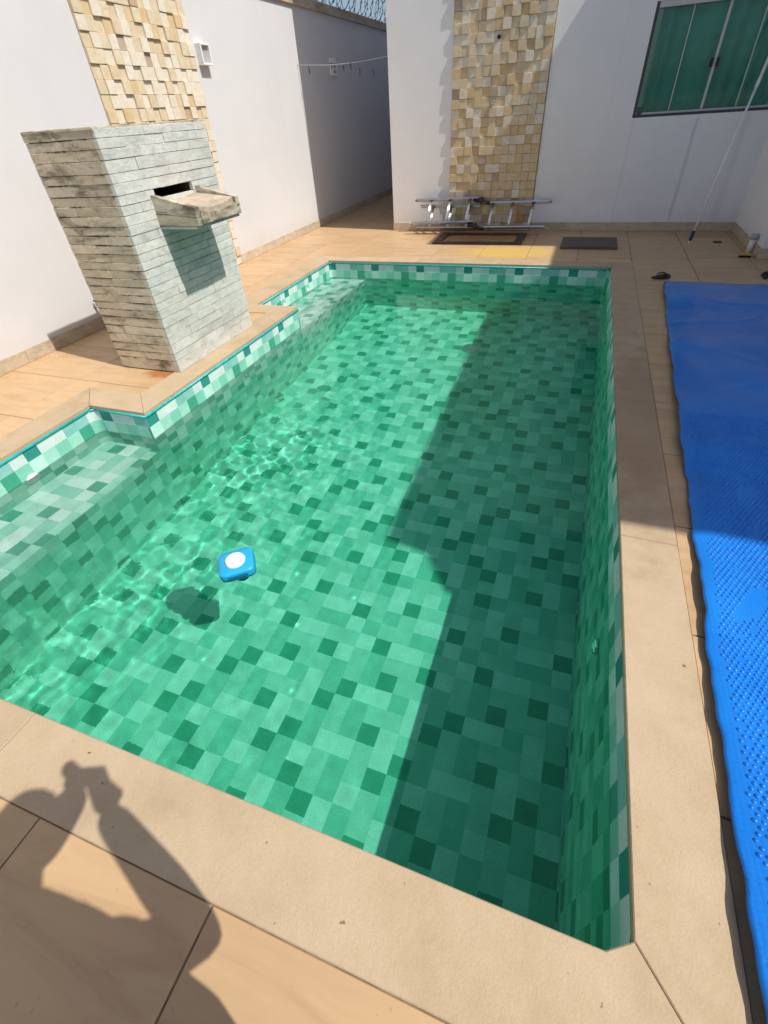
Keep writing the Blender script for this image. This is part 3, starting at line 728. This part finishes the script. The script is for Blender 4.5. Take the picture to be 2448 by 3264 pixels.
for (p, q) in course(fx0, fx1, 3): stone_piece((p, fy0+.303, 1.512), (q, fy0+.70, 1.527), (2, 1), M_FST2)
for (p, q) in course(fx0, fx1, 4): stone_piece((p, fy0+.703, 1.512), (q, fy1+.004, 1.527), (2, 1), M_FST2)
# spout: open tray with a scooped floor, two side slabs that fall towards the pool, strips of stone outside
sx0, sx1, sy0, sy1, sb = fx1+.003, -2.479, 3.067, 3.602, .961
spo = MB(); n = 14; vv = []; 
def zt(x): return 1.112 - (x-sx0)/(sx1-sx0)*.034       # tray floor
for ix, x in enumerate((-3.15, sx0, (sx0+sx1)/2, sx1-.016)):
    for k in range(n+1):
        y = (sy0+.05) + (sy1-sy0-.105)*k/n; u = 2*k/n-1; dip = .026*(1-u*u)*(0 if ix == 0 else ix/3)
        vv.append((x, y, (zt(x) if ix else 1.112) - dip))
nn = len(vv); vv += [(x, y, .985) for x, y, z in vv]
ff = [(a*(n+1)+k, (a+1)*(n+1)+k, (a+1)*(n+1)+k+1, a*(n+1)+k+1) for a in range(3) for k in range(n)]
ff += [tuple(q+nn for q in f[::-1]) for f in ff[:]]
ff += [((3*(n+1)+k), 3*(n+1)+k+nn, 3*(n+1)+k+1+nn, 3*(n+1)+k+1) for k in range(n)]
spo.add(vv, ff); sp = spo.build('spout', M_TRAY, ft)
def sidewall(ya, yb2, name):
    m_ = MB(); z_in, z_out = 1.150, 1.078
    for (za, zb_, zc, zd) in ((sb+.008, sb+.008, 1.046, 1.016), (1.049, 1.019, z_in, z_out)):
        v_ = [(sx0, ya, za), (sx1, ya, zb_), (sx1, yb2, zb_), (sx0, yb2, za), (sx0, ya, zc), (sx1, ya, zd), (sx1, yb2, zd), (sx0, yb2, zc)]
        m_ = MB(); m_.add(v_, [(3, 2, 1, 0), (4, 5, 6, 7), (0, 1, 5, 4), (1, 2, 6, 5), (2, 3, 7, 6), (3, 0, 4, 7)]); m_.build(name, M_FST2, sp)
sidewall(sy0, sy0+.046, 'side_slab'); sidewall(sy1-.046, sy1, 'side_slab')
# front lip with the scooped edge
m_ = MB(); top = []
for k in range(n+1):
    y = sy0+.048 + (sy1-sy0-.096)*k/n; u = 2*k/n-1; top.append((y, 1.052 - .026*(1-u*u)))
vv = [(x, y, z) for x in (sx1-.014, sx1+.006) for (y, z) in top]; kk = len(vv); vv += [(x, y, sb+.012) for x in (sx1-.014, sx1+.006) for (y, z) in top]
L1 = n+1; ff = [(L1+k, L1+k+1, kk+L1+k+1, kk+L1+k)[::-1] for k in range(n)] + [(k, k+1, kk+k+1, kk+k) for k in range(n)] + [(k, L1+k, L1+k+1, k+1) for k in range(n)] + [(0, kk, kk+L1, L1), (n, L1+n, kk+L1+n, kk+n)]
m_.add(vv, ff); m_.build('front_lip', M_FST2, sp)
m_ = MB(); m_.box((sx0, sy0+.004, sb-.012), (sx1-.02, sy1-.004, sb+.006), 0, .002); m_.build('under_slab', M_FST, sp)

# ------------------------------------------------------------------ garden tap, ladder, frame, mat
tp = thing('garden_tap', 'chrome tap low on the left wall behind the fountain', 'tap', (XW, 3.543, .2))
b = MB(); b.tube([(XW, 3.543, .205), (XW+.07, 3.543, .205), (XW+.085, 3.543, .19), (XW+.087, 3.543, .155)], [.013, .012, .012, .010], 12); b.build('spout_pipe', M_CHROME, tp, True)
b = MB(); b.tube([(XW+.05, 3.543, .21), (XW+.05, 3.543, .25)], .010, 10); b.box((XW+.022, 3.535, .25), (XW+.085, 3.551, .262), 0, .003); b.build('handle', M_BLACK, tp)

def bar(mb, a, b_, w, h, up=(0, 0, 1), mi=0, ch=.002):
    a, b_ = Vector(a), Vector(b_); d = (b_-a); L = d.length; d.normalize(); u = Vector(up); s_ = u.cross(d).normalized(); u = d.cross(s_)
    M_ = Matrix((d, s_, u)).transposed().to_4x4(); M_.translation = (a+b_)/2
    mb.box((-L/2, -w/2, -h/2), (L/2, w/2, h/2), mi, ch, M_)
ld = thing('folding_ladder', 'hinged aluminium ladder lying on edge against the far wall', 'ladder', (-1.48, 8.2, 0))
def section(xa, xb, yb_, zb_, yt, zt_, fr_, tilt=0.0, rung=.013, sides=1):
    lean = Vector((0, yt-yb_, zt_-zb_)).normalized()
    for (y, z) in ((yb_, zb_), (yt, zt_)):
        r_ = MB(); nrm = Vector((0, -lean.z, lean.y)); off_ = .02 if z > zb_ else 0
        bar(r_, (xa+off_, y, z), (xb+off_, y, z+tilt), .062, .004, lean)
        for e_ in (-1, 1): bar(r_, Vector((xa+off_, y, z))+nrm*e_*.029 + lean*(.010 if z == zb_ else -.010), Vector((xb+off_, y, z+tilt))+nrm*e_*.029 + lean*(.010 if z == zb_ else -.010), .004, .020, lean)
        r_.build('rail', M_ALU, ld)
    for t in fr_:
        r_ = MB(); xx = xa + (xb-xa)*t
        
        for e_ in (-.011, 0, .011): r_.tube([(xx+e_, yb_, zb_+tilt*t), (xx+.02+e_, yt, zt_+tilt*t)], rung*.62, 8)
        r_.build('rung', M_ALU, ld, True)
section(-2.49, -1.53, 8.085, .135, 8.265, .425, (.25, .56, .88), .012, .015)
section(-2.43, -1.50, 8.125, .058, 8.325, .335, (.22, .53, .85), .004, .012)
section(-1.46, -.49, 8.105, .068, 8.300, .370, (.16, .46, .76), .010, .012)
for (x, y, z) in ((-1.50, 8.10, .10), (-1.46, 8.29, .40)):
    b = MB(); M_ = Matrix.Translation((x, y, z)) @ Euler((R(-33), 0, 0)).to_matrix().to_4x4() @ Euler((math.pi/2, 0, 0)).to_matrix().to_4x4()
    b.lathe([(.036, -.030), (.040, -.026), (.040, .026), (.036, .030)], (0, 0, 0), 20, 0, M_)
    bar(b, (x-.12, y, z+.012), (x+.03, y, z), .066, .030, (0, .5, .85)); bar(b, (x-.02, y, z-.01), (x+.13, y, z-.035), .066, .028, (0, .5, .85)); b.build('hinge', M_DARKFR, ld)
for (x, y, z) in ((-2.50, 8.085, .135), (-2.475, 8.265, .425), (-2.44, 8.125, .058), (-.485, 8.105, .078), (-.462, 8.30, .38)):
    b = MB(); bar(b, (x-.012, y, z), (x+.012, y, z), .066, .028, (0, .5, .85)); b.build('end_cap', M_GREY, ld)

mf = thing('metal_frame', 'dark brown rectangular frame lying flat on the tiles before the ladder', 'frame', (-1.35, 7.85, 0))
for (a, c) in (((-1.98, 7.405), (-.725, 7.515)), ((-1.98, 7.517), (-1.875, 8.02)), ((-.835, 7.517), (-.725, 8.02)), ((-1.98, 8.022), (-.725, 8.11))):
    b = MB(); b.box((a[0], a[1], -.0055), (c[0], c[1], .016), 0, .003); b.build('bar', M_DARKFR, mf)
b = MB(); b.box((-.201, 7.215, -.006), (.490, 7.79, .026), 0, .004); o = b.build('foam_mat', M_MAT); o['label'] = 'flat grey brown rubber mat on the shaded far deck'; o['category'] = 'mat'

# ------------------------------------------------------------------ passage: clothesline and pegs
cl = thing('clothesline', 'thin line strung across the narrow passage beside the house', 'clothesline', (XW, 8.65, 2.09))
A_, B_ = Vector((XW, 8.60, 2.085)), Vector((XHC, 8.42, 2.062)); b = MB()
b.tube([A_.lerp(B_, t/14) - Vector((0, 0, .035*math.sin(math.pi*t/14))) for t in range(15)], .005, 6); b.build('line', M_GREY, cl, True)
b = MB(); P1, P2 = Vector((XW+.02, 9.1, 2.16)), Vector((XHC, 12.6, 2.05))
def onl(t): return P1.lerp(P2, t) - Vector((0, 0, .10*math.sin(math.pi*t)))
b.tube([onl(t/20) for t in range(21)], .0022, 5); b.build('second_line', M_GREY, cl, True)
def peg(p, rot, lab):
    t_ = thing('clothes_peg', lab, 'clothes peg', p, 'pegs on the clothesline')
    for s_ in (-1, 1):
        q = MB(); q.box((-.005, s_*.004-.004, -.075), (.005, s_*.004+.004, .012), 0, .0015); m_ = q.mesh('peg_half', M_BLACK)
        link('peg_half', m_, t_, p, (R(rot)+s_*.05, 0, .3))
for i, (t, rt) in enumerate(((.10, 40), (.17, 62), (.27, 0), (.36, -25), (.50, -6), (.59, -20))):
    peg(tuple(onl(t)), rt, ('dark peg tilted nearest the wall end of the passage line', 'dark peg slanting in front of the socket box', 'dark peg hanging straight right beside the socket box', 'thin dark peg slanting, third from the end of the line', 'thickest dark peg near the middle of the passage line', 'last dark peg deep in the passage')[i])
for t, lab in ((.13, 'small peg clipped on the upper line near the left wall'), (.60, 'small peg clipped on the upper line near the house corner')):
    peg(tuple(A_.lerp(B_, t) - Vector((0, 0, .03))), 10, lab)

# ------------------------------------------------------------------ right side: pole, pipe stub, brush, sandals, solar cover
P0 = Vector((1.332, 7.581, .004)); dr = Vector((.248, .369, 1.665)).normalized(); Lp = 3.06
pp = thing('pool_pole', 'white telescopic pool pole with navy grip leaning across the window', 'pole', P0)
def at(t): return P0 + dr*t
b = MB(); b.tube([at(.13), at(1.55)], .0125, 12); b.build('lower_tube', M_WHITE, pp, True)
b = MB(); b.tube([at(1.50), at(1.53), at(1.531), at(1.60)], [.016, .016, .017, .016], 12); b.tube([at(1.58), at(Lp)], .0155, 12); b.build('upper_tube', M_WHITE, pp, True)
b = MB(); b.tube([at(.025), at(.05), at(.11), at(.135)], [.014, .021, .021, .015], 12); b.build('grip', M_NAVY, pp, True)
b = MB(); b.tube([at(0), at(.03)], [.008, .011], 10); b.build('tip', M_WHITE, pp, True)
pv = thing('pipe_stub', 'short white plastic pipe standing by the right wall skirting', 'pipe', (1.893, 7.12, 0))
b = MB(); b.tube([(1.893, 7.12, -.005), (1.893, 7.12, .165)], .030, 16); b.build('pipe', M_WHITE, pv, True)
b = MB(); b.lathe([(.036, .14), (.036, .19), (.028, .19), (.026, .15), (.0001, .15)], (1.893, 7.12, 0), 16); b.build('collar', M_GREY, pv, True)
br = thing('scrub_brush', 'yellow bristled scrubbing brush on the floor by the white pipe', 'brush', (1.83, 6.94, 0))
b = MB(); b.box((1.768, 6.915, .014), (1.888, 6.965, .032), 0, .004); b.build('brush_back', M_YEL, br)
b = MB()
for i in range(11):
    for k in range(4): x, y = 1.774+i*.0108, 6.921+k*.0125; b.box((x-.003, y-.003, -.006), (x+.003, y+.003, .013))
b.build('bristles', M_SOLE, br, kind='stuff')
def sandal(loc, rz, tilt, lab):
    t_ = thing('sandal', lab, 'sandal', loc, 'dark sandals left on the deck')
    out = []; n_ = 22
    for k in range(n_):
        a = 2*math.pi*k/n_; y = .105*math.sin(a); w_ = .036 + .010*math.sin(a) - .006*math.cos(2*a); out.append((w_*math.cos(a) + .006*math.sin(2*a), y))
    E_ = Euler((0, R(tilt), R(rz))).to_matrix().to_4x4(); v_, f_ = prism(out, 0, .016, .003); z_off = .046*abs(math.sin(R(tilt)))
    M_ = Matrix.Translation((0, 0, z_off-.006)) @ E_
    link('sole', me_from('sole', [tuple(M_ @ Vector(p)) for p in v_], f_, [M_SOLE]), t_, loc)
    for s_ in (-1, 1):
        q = MB(); q.tube([M_ @ Vector(p) for p in ((0, .062, .014), (s_*.014, .035, .040), (s_*.030, .005, .036), (s_*.042, -.03, .010))], [.004, .006, .007, .006], 8)
        q.v = [tuple(Vector(p)) for p in q.v]; link('strap', q.mesh('strap', M_SOLE, True), t_, loc)
sandal((.885, 5.935, 0), -62, 20, 'dark rubber sandal by the far corner of the blue cover')
sandal((1.87, 6.13, 0), -20, 0, 'dark flat sandal on the shaded deck by the right edge')

sc = thing('solar_cover', 'blue bubble pool cover spread over the deck along the right side', 'pool cover', (.66, 2.6, 0))
EY = [-2.5, .27, .36, .50, .64, .70, .83, 1.07, 1.38, 1.70, 2.03, 2.64, 3.2, 3.918, 5.785]; EX = [.60, .647, .651, .660, .656, .666, .664, .672, .691, .702, .722, .737, .765, .798, .902]
def edge(y):
    return float(np.interp(y, EY, EX)) + .004*math.sin(y*9.0) + .003*math.sin(y*23+1) + .002*math.sin(y*51)
def cz(u, y):
    """height of the sheet u metres in from its left edge"""
    lift = .020 + .010*math.sin(y*2.3+.6) + .008*math.sin(y*5.1) + .0045*math.sin(y*12.3+2)
    far = min(1, max(0, (5.785-y)/.25))
    w_ = .007*math.sin(4*u+1.6*y+math.sin(2*y)) + .005*math.sin(9*u-2.7*y+1.3*math.sin(3*u)) + .0030*math.sin(17*u+5.5*y+2*math.sin(1.7*y))
    for (u0, y0, au, s_, h_) in ((.35, 4.6, .55, .028, .011), (.75, 3.7, -.40, .024, .009), (.55, 5.1, -.25, .022, .008), (.25, 3.2, .8, .02, .006), (.45, 2.2, -.6, .022, .008), (.9, 2.7, .35, .03, .010), (.3, 1.2, .5, .018, .005)):
        d_ = (y-y0) - au*(u-u0) + .05*math.sin(u*6+y0); w_ += h_*math.exp(-(d_/s_)**2)*math.exp(-((u-u0)/.5)**2)
    e_ = 1-math.exp(-u/.05)
    return .006 + (max(.006, lift) + .010*e_ + w_*e_)*(.25+.75*far)
us = [0, .004, .010, .02, .035, .055, .08] + [.11+.03*k for k in range(76)]; ysv = np.arange(-2.5, 5.786, .0265).tolist() + [5.785]
vv = []; 
for y in ysv:
    e_ = edge(y)
    for u in us: vv.append((e_+u, y + .004*math.sin(7*u)*(1 if y > 5.7 else 0), cz(u, y) - (.0035 if u == 0 else 0)))
nu = len(us); ff = [(i*nu+k, i*nu+k+1, (i+1)*nu+k+1, (i+1)*nu+k) for i in range(len(ysv)-1) for k in range(nu-1)]
base = len(vv); vv += [(x, y, z-.006) for x, y, z in vv]; ff += [tuple(q+base for q in f[::-1]) for f in ff[:]]
ff += [(i*nu, (i+1)*nu, (i+1)*nu+base, i*nu+base) for i in range(len(ysv)-1)]
last = (len(ysv)-1)*nu; ff += [(last+k, last+k+1, last+k+1+base, last+k+base) for k in range(nu-1)]
b = MB(); b.add(vv, ff); b.build('sheet', M_COVER, sc, True)
# the rolled layers beneath that keep the sheet off the tiles
b = MB(); vv = []
for y in ysv:
    e_ = edge(y); zz = cz(.06, y)-.008; vv += [(e_+.035, y, -.006), (e_+.035, y, max(.002, zz)), (3.2, y, max(.002, zz)), (3.2, y, -.006)]
ff = [(i*4+k, i*4+k+1, (i+1)*4+k+1, (i+1)*4+k) for i in range(len(ysv)-1) for k in range(3)] + [(0, 3, 2, 1), ((len(ysv)-1)*4, (len(ysv)-1)*4+1, (len(ysv)-1)*4+2, (len(ysv)-1)*4+3)]

# bubbles of the near, sunlit part
bub = []; bf = []; y = -.7; row = 0; br_ = random.Random(4)
SPB = .0195
def flat(x, y): return math.sin(x*19+3*math.sin(y*7)) + math.sin(y*15+x*6) + math.sin(x*41-y*23) > 1.55
while y < 2.9:
    x = .62 + (SPB/2 if row % 2 else 0)
    while x < 1.5:
        e_ = edge(y)
        if x > e_+.042 and not flat(x, y) and br_.random() > .035:
            r_ = .0076*br_.uniform(.82, 1.05); hh = .0058*br_.uniform(.6, 1.1); z = cz(x-e_, y) - .0005; n0 = len(bub)
            for k in range(8):
                a = math.pi/4*k; bub.append((x+r_*math.cos(a), y+r_*math.sin(a), z))
            for k in range(8):
                a = math.pi/4*k; bub.append((x+r_*.72*math.cos(a), y+r_*.72*math.sin(a), z+hh*.72))
            bub.append((x, y, z+hh))
            for k in range(8):
                k2 = (k+1) % 8; bf.append((n0+k, n0+k2, n0+8+k2, n0+8+k)); bf.append((n0+8+k, n0+8+k2, n0+16))
        x += SPB
    y += SPB*.866; row += 1
b = MB(); b.add(bub, bf); b.build('bubbles', M_COVER, sc, True, kind='stuff')

# ------------------------------------------------------------------ chlorine floater
cf = thing('chlorine_floater', 'square blue floating chlorine dispenser with round white cap', 'pool floater', (-1.335, 1.235, ZW))
RZ = R(36)
def rsq(hw, hd, rad, n_=6):
    o_ = []
    for cx, cy_, a0 in ((hw-rad, hd-rad, 0), (-hw+rad, hd-rad, 90), (-hw+rad, -hd+rad, 180), (hw-rad, -hd+rad, 270)):
        for k in range(n_+1): a = R(a0+90*k/n_); o_.append((cx+rad*math.cos(a), cy_+rad*math.sin(a)))
    return o_
TL = Euler((R(2), R(-3), RZ)).to_matrix().to_4x4(); TL.translation = (-1.335, 1.235, ZW)
HW, HD = .088, .084
b = MB(); rings = [(.030, -.022), (.96, -.022), (1.0, -.012), (1.0, .026), (.985, .033), (.94, .0385), (.55, .041)]
vv = []; ff = []; base_ = rsq(HW, HD, .032); n_ = len(base_)
for s_, z in rings:
    vv += [TL @ Vector((x*s_, y*s_, z)) for x, y in base_]
for k in range(len(rings)-1): ff += [(k*n_+i, k*n_+(i+1) % n_, (k+1)*n_+(i+1) % n_, (k+1)*n_+i) for i in range(n_)]
ff.append(tuple((len(rings)-1)*n_+i for i in range(n_))); b.add(vv, ff); b.build('float_body', M_FLOAT, cf, True)
b = MB()
for k in range(9): b.box((-.044+k*.011-.0032, -HD-.0015, .004), (-.044+k*.011+.0032, -HD+.003, .022), 0, 0, TL)
b.build('side_slots', M_FLOATD, cf)
b = MB(); b.lathe([(.051, .040), (.051, .046), (.048, .047), (.047, .054), (.044, .056), (.0001, .0565)], (0, 0, 0), 32, 0, TL); cap = b.build('cap', plain('off_white_plastic', (.80, .77, .70), .45, var=.04), cf, True)
b = MB(); b.box((-.003, -.026, .0555), (.003, .026, .0640), 0, .0012, TL @ Euler((0, 0, R(-40))).to_matrix().to_4x4()); b.build('grip_rib', cap.data.materials[0], cap)
b = MB(); b.lathe([(.036, -.13), (.036, -.02)], (0, 0, 0), 20, 0, TL); b.build('chemical_basket', M_FLOATD, cf)

# ------------------------------------------------------------------ small litter on the coping
def leaf(x, y, z, s_, rz, lab):
    v_ = [(-s_, 0, .001), (-.2*s_, .32*s_, .003), (.9*s_, .05*s_, .006), (-.1*s_, -.30*s_, .002), (-.1*s_, 0, .005)]
    m_ = me_from('dry_leaf', v_, [(0, 4, 1), (1, 4, 2), (2, 4, 3), (3, 4, 0)], [M_LEAF]); o_ = link('dry_leaf', m_, None, (x, y, z), (0, 0, rz)); o_['label'] = lab; o_['category'] = 'leaf'; o_['group'] = 'crumbs of dry leaf on the coping'
leaf(-1.178, .240, .001, .008, .5, 'tiny dark leaf crumb on the near coping above the person shadow')
leaf(-1.62, YF+.012, .001, .014, .2, 'dark leaf crumb at the far coping edge, the left one')
leaf(-.845, YF+.012, .001, .016, 2.2, 'dark leaf crumb at the far coping edge in the sunlit part')

# ------------------------------------------------------------------ the photographer, known from the shadow
ph = thing('person', 'person in dark clothes raising a phone, seen only by the shadow on the near coping', 'person', (0, -.34, 0))
J_ = {}
def grow(chains, name, mat, subs=2):
    """skin a set of joint chains [(x, y, z, r), ...]; the first joint of the first chain is the root"""
    m_ = bpy.data.meshes.new(name); vs = []; es = []; rad = []; ids = {}
    for ch in chains:
        pv_ = None
        for (x, y, z, r_) in ch:
            k = (round(x, 4), round(y, 4), round(z, 4))
            if k not in ids: ids[k] = len(vs); vs.append((x, y, z)); rad.append(r_)
            if pv_ is not None: es.append((pv_, ids[k]))
            pv_ = ids[k]
    m_.from_pydata(vs, es, []); o_ = bpy.data.objects.new(name, m_); S.collection.objects.link(o_)
    md = o_.modifiers.new('skin', 'SKIN'); md.use_smooth_shade = True
    for d_, r_ in zip(m_.skin_vertices[0].data, rad): d_.radius = (r_, r_) if not hasattr(r_, '__len__') else r_
    m_.skin_vertices[0].data[0].use_root = True
    o_.modifiers.new('sub', 'SUBSURF').levels = subs; o_.modifiers['sub'].render_levels = subs
    dg = bpy.context.evaluated_depsgraph_get(); me2 = bpy.data.meshes.new_from_object(o_.evaluated_get(dg)); me2.name = name
    bpy.data.objects.remove(o_); me2.materials.clear(); me2.materials.append(mat)
    for p in me2.polygons: p.use_smooth = True; p.material_index = 0
    off_ = wloc(ph); me2.transform(Matrix.Translation(-off_))
    return link(name, me2, ph, off_)
PEL = (0, -.31, .93, .11)
RS, RE, RW = (.16, -.32, 1.38, .058), (.115, -.130, .94, .070), (.035, -.055, 1.47, .043)
LS, LE, LW = (-.19, -.34, 1.42, .055), (-.20, -.155, 1.30, .066), (-.045, -.055, 1.53, .042)
chest = (0, -.375, 1.22, .11); neck0 = (0, -.345, 1.45, .062); neck1 = (0, -.275, 1.56, .058); head0 = (0, -.235, 1.635, .060)
legs = []
for s_ in (-1, 1):
    legs.append([PEL, (s_*.10, -.31, .82, .088), (s_*.12, -.31, .48, .068), (s_*.12, -.37, .10, .044), (s_*.13, -.30, .04, .042), (s_*.14, -.19, .025, .032)])
grow([[PEL, chest, neck0, neck1, head0], [chest, (.10, -.345, 1.41, .060), RS, RE, RW], [chest, (-.10, -.35, 1.41, .060), LS, LE, LW]] + legs, 'body', M_SKIN)
grow([[(0, -.31, .84, .168), (0, -.335, 1.05, .166), (0, -.375, 1.25, .168), (0, -.35, 1.44, .105)], [(0, -.375, 1.25, .160), (.11, -.345, 1.41, .10), (.165, -.318, 1.375, .085), (.14, -.23, 1.18, .075)], [(0, -.375, 1.25, .160), (-.11, -.35, 1.41, .10), (-.195, -.338, 1.415, .083), (-.20, -.24, 1.35, .072)]], 'shirt', M_SHIRT)
grow([[(0, -.31, .98, .158), (0, -.31, .86, .158)], [(0, -.31, .86, .160), (-.105, -.305, .74, .118), (-.125, -.31, .50, .088)], [(0, -.31, .86, .160), (.105, -.305, .74, .118), (.125, -.31, .50, .088)]], 'shorts', M_NAVY)
HC, HP = Vector((0, -.205, 1.685)), R(-24)
def head_mesh(name, mats, fn, nu_=36, nv_=26):
    v_ = []; f_ = []; Rm = Matrix.Rotation(HP, 3, 'X')
    for k in range(nv_+1):
        th = math.pi*k/nv_
        for i in range(nu_):
            p = 2*math.pi*i/nu_; d = Vector((math.sin(th)*math.cos(p), math.sin(th)*math.sin(p), math.cos(th)))
            v_.append(tuple(Rm @ fn(d) + HC))
    for k in range(nv_):
        for i in range(nu_): f_.append((k*nu_+i, (k+1)*nu_+i, (k+1)*nu_+(i+1) % nu_, k*nu_+(i+1) % nu_))
    q = MB(); q.add(v_, f_); return q.build(name, mats, ph, True)
def g_(d, x, z, s_): return math.exp(-((d.x-x)**2+(d.z-z)**2)/s_**2) if d.y > 0 else 0
def face(d):
    jaw = 1 - .20*max(0, -d.z)**1.5
    p = Vector((d.x*.078*jaw, d.y*.096*(1-.10*max(0, -d.z)), d.z*.118))
    p.y += .022*g_(d, 0, -.12, .13) + .012*g_(d, 0, -.02, .10) + .007*g_(d, 0, -.50, .22) + .010*g_(d, 0, -.82, .2) - .010*(g_(d, .38, .06, .17)+g_(d, -.38, .06, .17)) - .004*g_(d, 0, -.40, .05)
    for sx in (-1, 1):
        e_ = math.exp(-((d.y+.05)**2+(d.z+.02)**2)/.17**2) if d.x*sx > .6 else 0
        p.x += sx*.016*e_
    return p
hd = head_mesh('head', M_SKIN, face)
def hairfn(d):
    cover = 1 if (d.z > .42 or (d.y < .15 and d.z > -.35)) else 0
    k = 1.075 + .02*math.sin(d.x*31)*math.sin(d.z*27+d.y*19) if cover else .90
    return Vector((d.x*.078*k, d.y*.096*k, d.z*.118*k))
head_mesh('hair', M_BLACK, hairfn)
for sx in (-1, 1):
    q = MB(); Rm = Matrix.Rotation(HP, 3, 'X'); c_ = Rm @ Vector((sx*.029, .082, .008)) + HC
    q.lathe([(.0001, -.010), (.008, -.006), (.010, 0), (.008, .006), (.0001, .010)], c_, 12); q.build('eye', M_SOLE, hd, True)
q = MB(); Rm = Matrix.Rotation(HP, 3, 'X'); q.tube([Rm @ Vector((x_, .0865-abs(x_)*.25, -.052)) + HC for x_ in (-.024, -.012, 0, .012, .024)], [.003, .0048, .0052, .0048, .003], 6); q.build('mouth', plain('lip', (.36, .14, .11), .5), hd, True)
for (wx, wy, wz, sgn, up) in ((.035, -.055, 1.47, 1, 1), (-.045, -.055, 1.53, -1, 1)):
    grow([[(wx, wy, wz, .032), (wx, wy+.018, wz+.045*up, .034), (wx-.008*sgn, wy+.022, wz+.085*up, .026)]], 'palm', M_SKIN, 1)
    for q in range(4):
        ox = wx + .020*sgn; oz = wz + (.030 + .019*q)*up
        grow([[(ox-.01*sgn, wy+.015, oz, .0095), (ox+.012*sgn, wy+.026, oz+.004, .009), (ox+.014*sgn, wy+.046, oz+.006, .0085), (ox-.004*sgn, wy+.056, oz+.007, .008)]], 'finger', M_SKIN, 1)
    grow([[(wx-.012*sgn, wy+.012, wz+.03*up, .012), (wx-.026*sgn, wy+.022, wz+.062*up, .010), (wx-.028*sgn, wy+.018, wz+.088*up, .009)]], 'thumb', M_SKIN, 1)
b = MB(); M_ = Matrix.Translation((.0, -.014, 1.525)) @ Euler((R(-24), R(-3), R(22))).to_matrix().to_4x4()
b.box((-.038, -.0045, -.085), (.038, .0035, .075), 0, .003, M_); o = b.build('phone', M_BLACK); o['label'] = 'black phone held up in the hands of the photographer'; o['category'] = 'phone'
